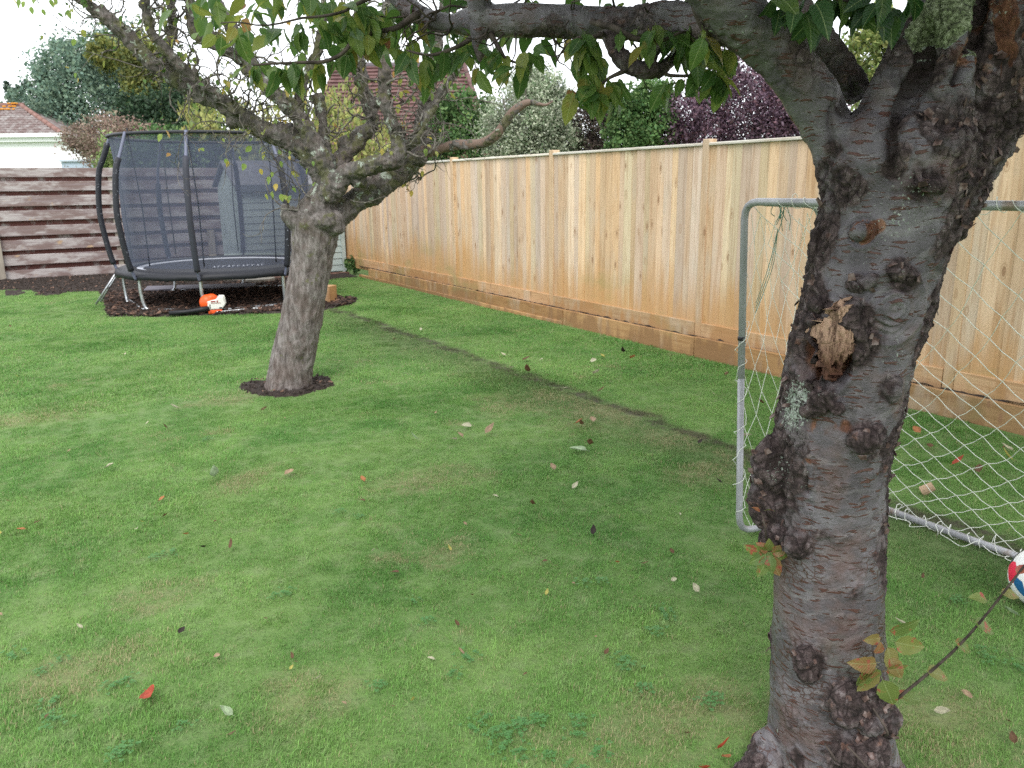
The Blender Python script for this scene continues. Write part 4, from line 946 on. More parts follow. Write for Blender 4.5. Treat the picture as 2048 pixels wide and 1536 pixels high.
DK = [leaf_mesh('leaf', .088, .044, 110 + i, dk_m, .3 + .1 * (i % 3), .3) for i in range(5)]
RLf = [leaf_mesh('leaf', .055, .030, 130 + i, red_m, .25, .2) for i in range(5)]
twm = NT('twig_bark', .8); twm.col(twm.ramp(twm.noise(twm.pos(), 30, 4), [(.35, (.030, .022, .018)), (.65, (.10, .078, .065))]))
twigs = MB(); g = np.random.default_rng(21); nleaf = 0
def put_leaf(p, d, size=1., up=None, pool=CL, tree=None):
    global nleaf
    up = up if up is not None else np.array([0, 0, 1.]) + g.normal(0, .45, 3) - FH * .5
    inst('leaf', pool[g.integers(len(pool))], tree or cherry, frame(d, up, p, size)); nleaf += 1
def twig(rows, off0=.0, n=5, leaves=0, rmul=1.):
    P, R = limb(rows, CB, n); P = P + np.c_[pn(P, 9), pn(P + 3, 9), pn(P + 6, 9)] * .012
    twigs.tube(P, R * rmul, 6); return P
def cluster(px, py, off, n, size=1., dirx=0., pool=CL):
    c = vp(px, py, CB, off)
    for k in range(n):
        a = g.uniform(0, 6.28); d = hang(RH * (math.cos(a) + dirx) + FH * math.sin(a), g.uniform(.35, .85), g)
        put_leaf(c + g.normal(0, .010, 3), d, size * g.uniform(.6, 1.12), None, pool)
T = [([(850, 28, 9, .55), (790, 58, 6, .5), (720, 72, 5, .45), (690, 98, 4, .42), (645, 120, 4, .4), (590, 130, 3, .38), (505, 126, 2, .36)],
      [(480, 60, 1), (505, 128, 5), (540, 132, 3), (570, 134, 4), (600, 128, 5), (640, 118, 5), (660, 112, 4), (690, 98, 6), (725, 76, 7), (760, 66, 4)]),
     ([(800, -20, 5, .5), (720, 5, 4, .46), (690, 22, 3, .44), (650, 35, 3, .42), (560, 48, 2, .4), (440, 46, 1.3, .38)],
      [(445, 55, 2), (480, 62, 3), (560, 50, 4), (600, 46, 4), (645, 40, 5), (690, 25, 6), (720, 15, 6), (700, 55, 5), (740, 30, 6), (755, 60, 5)]),
     ([(960, 60, 8, .46), (925, 85, 5, .44), (880, 108, 4, .43), (850, 112, 3, .43), (815, 105, 2, .43)], [(815, 108, 4), (850, 116, 4), (880, 110, 5), (905, 98, 5), (930, 88, 4), (845, 150, 3), (790, 90, 3)]),
     ([(985, 70, 6, .42), (1000, 100, 4, .4), (1010, 120, 3, .4), (1040, 135, 2, .4)], [(985, 92, 5), (1003, 112, 6), (1035, 130, 5), (1060, 100, 5), (965, 125, 4)]),
     ([(1205, 70, 6, .28), (1175, 78, 4, .25), (1160, 75, 4, .24), (1130, 100, 2, .22), (1115, 125, 2, .2)], [(1165, 76, 3), (1175, 82, 6), (1160, 92, 5), (1190, 95, 4)]),
     ([(1248, 148, 6, .25), (1225, 160, 4, .24), (1205, 172, 3, .23), (1180, 176, 2, .22)], [(1150, 178, 4), (1185, 168, 6), (1205, 165, 7), (1222, 168, 6), (1240, 160, 5), (1175, 150, 4)]),
     ([(1325, 140, 5, .26), (1345, 147, 4, .25), (1400, 147, 3, .24), (1435, 140, 2, .23)], [(1340, 150, 4), (1375, 148, 3), (1400, 145, 4), (1425, 140, 6), (1435, 150, 6), (1445, 140, 4)]),
     ([(1180, 40, 7, .26), (1225, 55, 7, .22), (1250, 72, 7, .2), (1275, 78, 6, .2), (1320, 74, 4, .2), (1360, 62, 3, .2), (1420, 55, 2, .2)], [(1290, 45, 3), (1310, 60, 3), (1345, 58, 4), (1385, 55, 5), (1410, 60, 5), (1370, 80, 5), (1400, 85, 5), (1450, 85, 5), (1240, 60, 1), (1295, 95, 1)]),
     ([(1400, -20, 7, .02), (1385, 10, 6, .02), (1398, 45, 6, .02), (1415, 68, 6, .02), (1440, 72, 5, .06)], [(1410, 50, 2), (1400, 62, 3)]),
     ([(1640, -60, 6, -.12), (1650, -20, 4, -.12), (1668, 0, 3, -.12), (1730, 10, 2, -.12)], [(1615, 10, 3), (1650, -5, 4), (1685, -5, 5), (1715, 5, 5), (1745, 0, 4), (1560, 8, 3), (1590, 0, 2), (1785, 10, 3), (1760, -10, 4), (1690, -20, 3), (1820, -10, 3), (1540, -10, 2)]),
     ([(740, -70, 6, .7), (620, -30, 4, .6), (520, -10, 3, .55), (420, -5, 2, .5), (330, -10, 2, .5)], [(330, 5, 1), (380, 0, 2), (430, 0, 3), (500, 0, 3), (560, -5, 4), (620, -10, 4), (660, -5, 4), (770, 0, 4), (800, 10, 3)])]
for rows, cls in T:
    P = twig(rows)
    off = np.interp
    for (px, py, k) in cls:
        xs = [r[0] for r in rows]; os_ = [r[3] for r in rows]; o2 = np.argsort(xs)
        cluster(px, py, float(np.interp(px, np.array(xs)[o2], np.array(os_)[o2])) + g.uniform(-.04, .04), k + (g.random() < .35), .86 if px < 1500 else .92, 0., CL if px < 1500 else DK)
# more fine twigs carrying nothing, thin and crooked, under the long branch
for (px, py, off) in [(1180, 60, .35), (1090, 60, .4), (1020, 60, .42), (900, 60, .5), (870, 40, .5), (840, 40, .55), (1130, 55, .4), (1270, 60, .3), (800, 0, .6), (1000, 20, .44), (1230, 20, .3), (1110, 20, .4), (1320, 20, .28), (880, 20, .5)]:
    p = vp(px, py, CB, off)
    for k in range(3):
        d = g.normal(0, 1, 3); d[2] = d[2] * .6 - .15; d /= np.linalg.norm(d); Q = [p]
        for s in range(6): d = d + g.normal(0, .35, 3); d /= np.linalg.norm(d); Q.append(Q[-1] + d * .028)
        twigs.tube(Q, np.linspace(.0035, .001, 7), 5)
obj('twigs', twigs, twm, cherry, smooth=True, kind='stuff')
ex = MB(); g = np.random.default_rng(91)             # the further leaves of the same sprays
for i in range(230):
    px = g.choice([g.uniform(380, 800), g.uniform(780, 1080), g.uniform(1130, 1480)], p=[.38, .36, .26]); py = g.uniform(-30, 70) + (40 * g.random() if px > 560 else 0)
    me_ = CL[g.integers(8)]; v_ = np.array([v.co[:] for v in me_.vertices]); M_ = np.array(frame(hang(RH * g.normal(), .6, g, .7), np.array([0, 0, 1.]) + g.normal(0, .5, 3), vp(px, py, CB, g.uniform(.5, 1.1)), g.uniform(.65, 1.05)))
    ex.add(v_ @ M_[:3, :3].T + M_[:3, 3], [tuple(p.vertices) for p in me_.polygons], rnd=g.random())
exm = folmat_ = NT('spray_leaf', .5); cc = exm.ramp(exm.att('rnd'), GREEN); exm.col(cc).transl(exm.hsv(cc, .49, 1., 1.6), .4)
obj('foliage', ex, exm, cherry, smooth=True, kind='stuff')
# leafy shoots low on the trunk
sh = MB(); p0 = surf(1522, 1068, .0); P = [surf(1527, 1085, .03), surf(1520, 1040, .04), surf(1512, 1010, .045)]; sh.tube(P, [.003, .0025, .0015], 6)
for (px, py, ax, az) in [(1512, 1012, -.3, .3), (1518, 1008, 1, .2)]: put_leaf(surf(px, py, .04), RH * ax + np.array([0, 0, az]), .45, pool=RLf)
c0 = surf(1528, 1092, .035)
for (ax, az, s) in [(-1, .25, .9), (-.6, .7, .6), (-.9, -.35, .8), (-.35, -.9, .9), (.35, -.9, .9), (.8, -.1, .7), (.7, .3, .7), (-.1, .9, .6), (.05, -.6, .7)]:
    put_leaf(c0, RH * ax + np.array([0, 0, az]) - FH * .4, s * 1.3, -FH + g.normal(0, .3, 3), RLf)
c1 = surf(1735, 1300, .02); Pc = [surf(1733, 1370, .0), surf(1738, 1320, .03), c1 + np.array([0, 0, .03]), surf(1748, 1235, .05)]; sh.tube(spl(Pc, 3), .0022, 6)
for (px, py, ax, az, s) in [(1750, 1240, 1., .35, 1.15), (1745, 1250, -.9, .0, .7), (1752, 1262, .3, -.9, 1.1), (1760, 1258, 1.2, -.25, 1.2), (1740, 1300, -1, .1, 1.1), (1735, 1305, -.3, -.2, 1.2), (1725, 1315, -.5, -.8, .7), (1738, 1308, -.6, -1.0, 1.1),
                            (1745, 1318, .9, .15, .9), (1742, 1325, .45, -1, 1.25), (1755, 1285, .5, -.8, .9), (1732, 1285, .1, .9, .6), (1720, 1300, -.2, -.9, 1.)]:
    put_leaf(surf(px, py, .05), RH * ax + np.array([0, 0, az]) - FH * g.uniform(.1, .5), s * 1.25, -FH + g.normal(0, .35, 3), RLf)
obj('shoot', sh, twm, cherry, smooth=True)
a = surf(1782, 1425, -.02); b = vp(2070, 1105, CB, -.28); mid = (a + b) / 2 + RH * .015 - np.array([0, 0, .02]); Pst = spl([a, mid, b], 8)
obj('long_shoot', MB().tube(Pst, np.linspace(.0042, .0022, len(Pst)), 7), twm, cherry, smooth=True)
for (px, py, ax, az, s) in [(1990, 1183, -.9, .4, .85), (2005, 1170, .9, -.1, .9), (1955, 1215, 1, -.35, 1.2), (1920, 1250, .9, -.5, 1.0), (1860, 1340, 1, -.15, 1.2), (1805, 1415, 1, -.05, 1.1), (1800, 1410, .2, .5, .6), (2035, 1150, .6, .7, .6)]:
    k = np.clip((px - 1782) / 288, 0, 1); put_leaf(a * (1 - k) + b * k, RH * ax + np.array([0, 0, az]) - FH * .15, s, -FH * .6 + np.array([0, 0, 1]), RLf)
dead = MB()
for (x0, y0, x1, y1) in [(1685, 1475, 1740, 1530), (1735, 1400, 1760, 1460), (1640, 1470, 1655, 1500)]: dead.tube(spl([surf(x0, y0, .03), surf((x0 + x1) / 2 + 4, (y0 + y1) / 2, .06), surf(x1, y1, .02)], 4), .0028, 5)
obj('dead_twigs', dead, twm, cherry, smooth=True)
print('cherry leaves', nleaf)

# ------------------------------------------------------------------ middle tree
MBs = gp(575, 776)
b2 = NT('old_bark', .85); p_ = b2.pos(); n1 = b2.noise(b2.scl(p_, (32, 32, 9)), 1., 6, .7); n2 = b2.noise(p_, 5, 4, .6)
c_ = b2.ramp(n1, [(.28, (.036, .030, .027)), (.45, (.125, .106, .098)), (.60, (.235, .21, .20)), (.78, (.36, .335, .32))])
c_ = b2.mix(b2.ma('MULTIPLY', b2.mr(n2, .45, .62), .4), c_, (.13, .09, .075))
hi = b2.mr(b2.sep(p_)[2], 1.05, 1.45)
mo = b2.mr(b2.ma('ADD', b2.noise(p_, 8, 5, .7), b2.ma('MULTIPLY', hi, .10)), .60, .68)
c_ = b2.mix(b2.ma('MULTIPLY', hi, b2.mr(b2.noise(p_, 16, 4, .7), .35, .6, .75, .15)), c_, (.05, .05, .04))
c_ = b2.mix(b2.ma('MULTIPLY', mo, .7), c_, (.095, .10, .035))
lc = b2.mr(b2.ma('ADD', b2.noise(p_, 13, 6, .72), b2.ma('MULTIPLY', hi, .07)), .66, .70); c_ = b2.mix(lc, c_, (.33, .37, .31))
c_ = b2.mix(b2.mr(b2.noise(b2.scl(p_, (1, 1, 1), (7., 3., 1.)), 15, 5, .7), .72, .75), c_, (.36, .22, .03))
b2.col(c_).bump(n1, .9, .02)
mb = MB()
rows = [(576, 786, 48, 0), (578, 770, 46, 0), (581, 745, 44, 0), (590, 700, 42, 0), (600, 650, 41, 0), (609, 600, 40, 0), (617, 560, 40, 0), (625, 510, 42, 0), (630, 470, 46, 0), (632, 440, 46, 0), (640, 410, 34, 0), (650, 385, 28, 0)]
Pm, Rm = limb(rows, MBs, 5); Pm[0][2] -= .08; mb.tube(Pm, Rm, 20)
ML = {'stub': [(640, 445, 30, 0), (605, 442, 27, -.03), (583, 432, 22, -.05), (573, 418, 15, -.05), (570, 408, 9, -.05)],
      'a': [(655, 385, 22, 0), (640, 340, 24, 0), (612, 300, 23, .02), (581, 283, 22, .05), (545, 268, 18, .08), (495, 240, 17, .1), (427, 200, 17, .12), (359, 164, 16, .15), (307, 130, 15, .15), (256, 75, 15, .15), (205, 30, 14, .15), (150, -10, 12, .15), (90, -60, 10, .15)],
      'b': [(660, 400, 26, -.02), (649, 330, 23, -.04), (620, 275, 19, -.06), (598, 235, 17, -.07), (547, 185, 16, -.1), (512, 143, 14, -.12), (478, 85, 13, -.14), (444, 27, 12, -.15), (425, -20, 10, -.15), (400, -80, 8, -.15)],
      'c': [(600, 240, 13, 0), (598, 205, 12, .03), (606, 165, 12, .06), (628, 120, 10, .08), (645, 50, 8, .1), (650, -30, 7, .1)],
      'd': [(655, 340, 12, .05), (650, 297, 12, .1), (647, 239, 11, .15), (637, 200, 12, .18), (634, 188, 9, .18)],
      'e': [(655, 380, 24, .05), (668, 345, 20, .1), (691, 308, 18, .14), (722, 273, 17, .18), (745, 248, 14, .2), (735, 212, 13, .2), (725, 171, 12, .2), (719, 143, 14, .2), (717, 60, 10, .2), (722, -20, 9, .2), (725, -90, 7, .2)],
      'f': [(655, 395, 22, -.05), (680, 360, 19, -.08), (705, 342, 18, -.1), (756, 328, 17, -.12), (792, 318, 17, -.12), (796, 280, 14, -.12), (780, 232, 13, -.12), (770, 190, 12, -.12), (770, 137, 12, -.12), (773, 68, 11, -.12), (778, -10, 10, -.12), (780, -80, 8, -.1)],
      'g': [(640, 470, 34, .02), (678, 427, 28, .08), (739, 386, 25, .14), (790, 349, 23, .2), (828, 318, 20, .24), (846, 292, 15, .26), (838, 255, 12, .28), (850, 200, 12, .3), (866, 140, 11, .34), (880, 70, 10, .36), (890, -10, 8, .38), (895, -80, 7, .4)],
      'h': [(838, 305, 14, .24), (870, 300, 11, .22), (915, 290, 10, .2), (962, 287, 10, .18), (992, 270, 10, .16), (1010, 245, 9, .14), (1025, 225, 9, .12), (1050, 206, 8, .1), (1066, 203, 5, .1), (1090, 207, 3, .08), (1105, 200, 2, .08)],
      'i': [(800, 300, 12, -.1), (830, 280, 10, -.08), (862, 220, 9, -.05), (900, 160, 9, 0), (915, 130, 12, 0), (925, 90, 8, 0), (930, 20, 7, 0), (945, -50, 6, 0)],
      'j': [(497, 240, 12, .1), (470, 215, 12, .05), (400, 165, 10, 0), (350, 120, 9, -.05), (300, 60, 10, -.1), (290, 0, 9, -.1), (280, -60, 7, -.1)],
      'k': [(547, 185, 12, -.1), (470, 110, 11, 0), (400, 75, 12, .05), (385, 30, 12, .08), (380, -20, 10, .08)],
      'l': [(360, 165, 10, .15), (335, 110, 10, .2), (345, 60, 9, .22), (340, -10, 8, .22)]}
MP = {}
for k_, rws in ML.items():
    P, R = limb(rws, MBs, 6)
    if k_ != 'stub': P = P + np.c_[pn(P, 3.5), pn(P + 3, 3.5), pn(P + 6, 3.5)] * .02 * np.linspace(0, 1, len(P))[:, None]; R = R * (1 + .16 * pn(P, 9))
    MP[k_] = (P, R); mb.tube(P, R, 12)
g = np.random.default_rng(33)
for k_ in 'abefgj':                                  # burls along the limbs
    P, R = MP[k_]
    for i in g.choice(len(P) - 6, 9): mb.ell(P[i + 3] + g.normal(0, R[i + 3] * .5, 3), R[i + 3] * g.uniform(.7, 1.05, 3))
for (px, py, r) in [(600, 445, 26), (650, 440, 40), (625, 450, 36), (665, 455, 26)]:
    c = vp(px, py, MBs, -.05); s = dep(c) / 1600; mb.ell(c, (r * s, r * s, r * s * .6))
for a in np.linspace(0, 6.28, 8)[:-1]: 
    d = RH * math.cos(a) + FH * math.sin(a); q0 = Pm[4]; mb.tube([q0 + d * .06, MBs + d * .15 + [0, 0, .01], MBs + d * .19 - [0, 0, .05]], [.06, .045, .02], 10)
me, co, nn = voxel(mb, .009, 'trunk')
gr = np.abs(pn(co * [1, 1, .25] + .1 * pn(co, 2)[:, None], 26)); up = sstep(1.1, 1.4, co[:, 2])
dsp = .010 * fbm(co, 6, 3) + (1 - up) * (.012 * (gr - .35)) + up * (.022 * fbm(co, 11, 3) + .014 * fbm(co, 34, 3))
hol = np.exp(-(np.linalg.norm(co - (vp(603, 725, MBs, -.16)), axis=1) / .05) ** 2); dsp -= .03 * hol
setco(me, co + nn * dsp[:, None])
mid_tree = thing('gnarled_tree', MBs, 'leaning gnarled fruit tree with lichened limbs in a round soil patch in the lawn', 'tree')
obj('trunk', me, b2, mid_tree); print('mid verts', len(co))
tw = MB(); ends = []; g = np.random.default_rng(44)
def grow(p, d, L, r, curl, depth=0):
    n = max(4, int(L / .035)); Q = [p]; d = d / np.linalg.norm(d)
    ax = g.normal(0, 1, 3)
    for s in range(n):
        d = d + g.normal(0, curl, 3) + np.cross(ax, d) * curl * .6 + [0, 0, .03]; d /= np.linalg.norm(d)
        if g.random() < .2: ax = g.normal(0, 1, 3)
        Q.append(Q[-1] + d * L / n)
        if depth < 2 and g.random() < (.20 if depth == 0 else .12): grow(Q[-1], d + g.normal(0, .9, 3), L * g.uniform(.35, .65), r * .55, curl * 1.1, depth + 1)
    tw.tube(Q, np.linspace(r, r * .35, len(Q)), 5 if depth == 0 else 4); ends.append((Q[-1], d, depth))
    ends.append((Q[len(Q) // 2], d, 3))
for k_, nt_ in (('a', 60), ('b', 46), ('c', 18), ('d', 6), ('e', 34), ('f', 36), ('g', 36), ('i', 18), ('j', 32), ('k', 26), ('l', 24)):
    P, R = MP[k_]; lo = int(len(P) * (.30 if k_ in 'abefg' else .05))
    for i in g.integers(lo, len(P), nt_):
        d = g.normal(0, 1, 3); d[2] += .55; grow(P[i], d, g.uniform(.12, .5), g.uniform(.005, .011), .36)
for (px, py, off, dx, dz, L) in [(570, 412, -.05, -.8, -.1, .4), (585, 450, -.05, -.5, 1.2, .5), (600, 430, -.1, -.7, .9, .6), (640, 400, -.1, -1, .5, .7), (610, 420, -.1, -1, .2, .45), (640, 330, 0, -1, -.1, .6), (600, 350, 0, -1, .1, .5), (500, 265, .1, -.8, -.3, .5), (520, 275, .1, .2, -1, .3), (470, 240, .1, -.9, -.4, .6), (460, 250, .1, -.3, -.9, .35),
                                 (300, 130, .15, -.9, -.2, .5), (250, 80, .15, -.9, .1, .7), (200, 30, .15, -1, -.2, .6), (200, 30, .15, -.8, -.5, .5), (850, 290, .26, .9, .3, .6), (850, 250, .26, .9, .1, .6), (865, 200, .3, .9, -.1, .6), (880, 160, .3, 1, .2, .7), (700, 400, -.05, .9, -.5, .3), (740, 380, .1, 0, 1, .3), (880, 290, .2, .6, .8, .5), (900, 290, .2, .2, 1, .5), (1015, 235, .12, -.2, 1, .25), (1050, 205, .1, .3, .9, .18)]:
    grow(vp(px, py, MBs, off), RH * dx + np.array([0, 0, dz]), L, .0055, .20)
obj('branch', MB().tube(*MP['h'], 10), NT('dead_branch', .8).col((.18, .125, .10)), mid_tree, smooth=True)
tgm = NT('lichened_twig', .9); tgm.col(tgm.ramp(tgm.noise(tgm.pos(), 22, 5, .7), [(.35, (.055, .045, .038)), (.5, (.12, .105, .09)), (.66, (.24, .235, .20))]))
obj('twigs', tw, tgm, mid_tree, smooth=True, kind='stuff'); print('twig tris~', len(tw.f) * 2)
yl = leafmat('pale_leaf', [(0., (.14, .24, .055)), (.4, (.20, .28, .06)), (.7, (.30, .32, .07)), (.9, (.40, .32, .06)), (1., (.30, .15, .06))], (.28, .22, .06), (.30, .24, .05), .05, .62, .45)
YL = [leaf_mesh('leaf', .052, .026, 160 + i, yl, .2, .2, nu=6) for i in range(5)]
for me_ in YL: pass
kk = 0; order = g.permutation(len(ends))
for i in order:
    p, d, dp_ = ends[i]
    q = (p - CAM) @ RW; px, py = q[0] / q[2] * 1600 + 1024, q[1] / q[2] * 1600 + 768
    if not (0 < px < 1000 and -20 < py < 430): continue
    if g.random() < .12: continue
    for s in range(2 if kk < 200 else 1):
        put_leaf(p + g.normal(0, .012, 3), hang(d, .6, g, .8), g.uniform(.7, 1.25), None, YL, mid_tree); kk += 1
    if kk > 262: break
for (px, py, off) in [(480, 320, 0), (490, 335, 0), (505, 300, 0), (528, 300, 0), (520, 345, -.05), (540, 360, -.05), (548, 352, -.05), (552, 375, -.05), (545, 390, -.05), (560, 395, -.05), (532, 395, -.05), (580, 350, 0), (590, 355, 0), (585, 380, -.03), (457, 330, .05), (450, 325, .05), (560, 330, 0), (575, 400, -.05), (800, 160, -.15), (803, 190, -.15), (798, 215, -.15), (795, 240, -.15), (790, 150, -.15), (808, 250, -.15), (785, 200, -.15), (325, 275, -.1), (330, 268, -.1),
                      (50, 10, .1), (62, 20, .1), (85, 25, .1), (40, 5, .1), (135, 25, .1), (150, 85, .1), (165, 65, .1), (100, 5, .1), (70, 0, .1), (28, 5, .1)]:
    put_leaf(vp(px, py - 10, MBs, off), hang(RH * g.normal(0, 1), .8, g, .5), g.uniform(1., 1.5), -FH + g.normal(0, .5, 3), YL, mid_tree)
ex = MB(); g = np.random.default_rng(92); gl = NT('small_leaf', .5); cc = gl.ramp(gl.att('rnd'), [(0., (.07, .14, .035)), (.5, (.12, .20, .05)), (.85, (.22, .26, .06)), (1., (.32, .26, .06))]); gl.col(cc).transl(gl.hsv(cc, .5, 1., 1.5), .4)
cand = []
for p, d, dp_ in ends:
    q = (p - CAM) @ RW; px, py = q[0] / q[2] * 1600 + 1024, q[1] / q[2] * 1600 + 768
    if -20 < px < 1000 and -60 < py < 190: cand.append((p, d))
for i in g.choice(len(cand), min(len(cand), 420), replace=False):
    p, d = cand[i]; me_ = YL[g.integers(5)]; v_ = np.array([v.co[:] for v in me_.vertices])
    M_ = np.array(frame(hang(d, .5, g, .8), np.array([0, 0, 1.]) + g.normal(0, .5, 3), p + g.normal(0, .02, 3), g.uniform(.7, 1.3)))
    ex.add(v_ @ M_[:3, :3].T + M_[:3, 3], [tuple(f_.vertices) for f_ in me_.polygons], rnd=g.random())
obj('foliage', ex, gl, mid_tree, smooth=True, kind='stuff')

# ------------------------------------------------------------------ planting beyond the fences
def shade_crown(c, r, n, size, seed, mat, parent, zmin):   # unseen crown leaves, added above the frame to shade trunk and lawn
    g = np.random.default_rng(seed); P = g.normal(0, 1, (n * 2, 3)); P /= np.linalg.norm(P, axis=1)[:, None]
    P = np.array(c) + P * np.array(r) * g.uniform(.3, 1, (n * 2, 1)) ** .5 + .25 * np.c_[pn(P, 3), pn(P + 3, 3), pn(P + 6, 3)]
    q = (P - CAM) @ RW; px = q[:, 0] / q[:, 2] * 1600 + 1024; py = q[:, 1] / q[:, 2] * 1600 + 768
    ok = ((q[:, 2] < .1) | (py < -90) | (px < -150) | (px > 2200)) & (P[:, 2] > zmin) & (np.linalg.norm(P - CAM, axis=1) > .7); P = P[ok][:n]; m = len(P)
    a = g.normal(0, 1, (m, 3)); a[:, 2] -= .8; a /= np.linalg.norm(a, axis=1)[:, None]
    b = g.normal(0, 1, (m, 3)); b -= a * (a * b).sum(1)[:, None]; b /= np.linalg.norm(b, axis=1)[:, None]
    return obj('crown', quads('crown', np.stack([P - a * size, P + b * size * .5, P + a * size, P - b * size * .5], 1), 4, att=g.random(m)), mat, parent, kind='stuff')
def foliage(blobs, n, size, seed, clump=.28, asp=.55, hang_=0., per=40):
    g = np.random.default_rng(seed); vol = np.array([b[1][0] * b[1][1] * b[1][2] for b in blobs]) ** .67; vol /= vol.sum(); out = []
    for b, vv in zip(blobs, vol):
        c, r = np.array(b[0]), np.array(b[1]); m = int(n * vv); nc = max(4, m // per)
        d = g.normal(0, 1, (nc, 3)); d /= np.linalg.norm(d, axis=1)[:, None]
        rad = g.uniform(.45, 1.08, nc) ** .6; cc = c + d * r * rad[:, None]
        i = g.integers(0, nc, m); out.append(cc[i] + g.normal(0, 1, (m, 3)) * r * clump * g.uniform(.4, 1, nc)[i][:, None])
    P = np.vstack(out); m = len(P)
    a = g.normal(0, 1, (m, 3)); a[:, 2] -= hang_ * 2; a /= np.linalg.norm(a, axis=1)[:, None]
    b = g.normal(0, 1, (m, 3)); b -= a * (a * b).sum(1)[:, None]; b /= np.linalg.norm(b, axis=1)[:, None]
    s = size * g.uniform(.6, 1.3, m)[:, None]; 
    V = np.stack([P - a * s, P + b * s * asp, P + a * s, P - b * s * asp], 1)
    return quads('crown', V, 4, att=g.random(m))
def folmat(name, cols, rough=.6, tr=.3, clumpc=None, sc=2.5):
    t = NT(name, rough); c = t.ramp(t.att('rnd'), [(i / (len(cols) - 1), k) for i, k in enumerate(cols)])
    c = t.hsv(c, .5, 1., t.mr(t.noise(t.pos(), sc, 3), .3, .7, .65, 1.35))
    return t.col(c).transl(c, tr)
def stems(c, h, n, spread, r, seed, mat, parent, name='stem'):
    g = np.random.default_rng(seed); mb = MB()
    for i in range(n):
        a = g.uniform(0, 6.28); b = np.array(c) + [g.normal(0, .08), g.normal(0, .08), 0]; e = b + [math.cos(a) * spread * g.random(), math.sin(a) * spread * g.random(), h * g.uniform(.7, 1)]
        mb.tube(spl([b, (b + e) / 2 + g.normal(0, .08, 3), e], 4), np.linspace(r, r * .3, 9), 6)
    return obj(name, mb, mat, parent, smooth=True)
def shrub(name, label, cat, px, py, depth, rx, rz, mat, n, size, seed, clump=.28, asp=.55, hang_=0, extra=(), stemn=6, sr=.02, group=None, per=40):
    c = pt(px, py, depth); base = (c[0], c[1], 0.)
    t = thing(name, base, label, cat, group); blobs = [(c, (rx, rx * .9, rz))]
    for (ex, ey, er) in extra:
        e = pt(ex, ey, depth + (seed % 3 - 1) * .2); blobs.append((e, (er, er, er)))
    obj('foliage', foliage(blobs, n, size, seed, clump, asp, hang_, per), mat, t)
    stems(base, c[2] + rz * .3, stemn, rx * .8, sr, seed, twm, t, 'stem' if stemn > 1 else 'trunk'); return t
conm = folmat('conifer_green', [(.10, .165, .13), (.135, .215, .16), (.17, .25, .175), (.21, .28, .19)], sc=.8)
golm = folmat('golden_green', [(.10, .14, .05), (.17, .19, .05), (.24, .23, .06)], sc=1.)
rusm = folmat('rusty_twig', [(.20, .13, .11), (.27, .18, .15), (.30, .23, .17), (.18, .18, .11)])
varm = folmat('cream_variegated', [(.10, .17, .08), (.26, .31, .20), (.40, .44, .33), (.55, .57, .44)], sc=4)
grnm = folmat('mid_green', [(.04, .10, .03), (.07, .15, .045), (.12, .21, .07), (.17, .25, .09)], sc=4)
purm = folmat('purple', [(.045, .024, .04), (.085, .048, .075), (.14, .09, .125), (.19, .115, .15), (.12, .05, .06)], .5, .2, sc=3)
brnm = folmat('dark_twiggy', [(.045, .035, .035), (.09, .065, .06), (.12, .09, .075), (.06, .08, .045)], sc=5)
lgtm = folmat('light_green', [(.12, .20, .06), (.20, .28, .09), (.30, .34, .14)], sc=4)
ylwm = folmat('yellow_leaf', [(.17, .23, .07), (.25, .30, .09), (.35, .35, .12), (.42, .35, .14)], .5, .45)
shrub('evergreen_tree', 'big blue green evergreen tree rising behind the white bungalow', 'tree', 215, 215, 30, 2.7, 2.4, conm, 60000, .07, 1, .16,
      extra=[(130, 150, 1.1), (230, 130, 1.5), (110, 220, 1.1), (300, 190, 1.5), (60, 200, .75), (30, 185, .45), (20, 215, .4), (330, 250, 1.2)], stemn=1, sr=.35, per=60)
shrub('golden_conifer', 'yellow green topped conifer just right of the big evergreen tree', 'tree', 300, 150, 27, .9, 1.3, golm, 16000, .07, 2, .2, extra=[(320, 210, .8), (210, 105, .55)], stemn=1, sr=.2)
shrub('dark_tree', 'dark green tree low behind the trampoline, right of the evergreen tree', 'tree', 360, 255, 24, 1.2, 1.1, folmat('dark_green', [(.015, .035, .018), (.03, .06, .03), (.05, .09, .04)]), 12000, .06, 3, .2, extra=[(270, 225, .5)], stemn=1, sr=.15)
shrub('russet_shrub', 'reddish brown twiggy shrub between the bungalow roof and the trampoline', 'shrub', 210, 285, 20, .85, .6, rusm, 11000, .035, 4, .25, extra=[(160, 280, .4), (260, 290, .5), (300, 280, .4)])
shrub('leafy_shrub', 'light green leafy shrub just above the slatted fence left of the trampoline pole', 'shrub', 222, 330, 17.5, .28, .5, lgtm, 1800, .045, 5, .3, extra=[(215, 345, .15), (245, 310, .2)])
shrub('green_shrub', 'green bushy shrub seen through the top of the trampoline net', 'shrub', 330, 310, 18.5, .9, .55, grnm, 8000, .05, 6, .25, extra=[(400, 310, .6)])
shrub('olive_shrub', 'dull olive shrub behind the shed roof left of the leaning tree', 'shrub', 500, 315, 19, 1.0, .5, folmat('olive', [(.08, .09, .05), (.14, .15, .08), (.17, .14, .09)]), 8000, .05, 7, .25)
shrub('weeping_tree', 'yellow leaved drooping tree filling the gaps between the gnarled tree limbs', 'tree', 600, 275, 17.5, 1.25, .95, ylwm, 4200, .09, 8, .25, .30, 1., extra=[(440, 235, .55), (400, 215, .4), (700, 270, .85), (760, 300, .6), (500, 300, .5), (690, 215, .5), (395, 250, .4)], stemn=1, sr=.08, per=14)
yt = bpy.data.objects['weeping_tree']; YW = [leaf_mesh('leaf', .16, .055, 190 + i, ylwm, .1, .1, .0, 5) for i in range(4)]
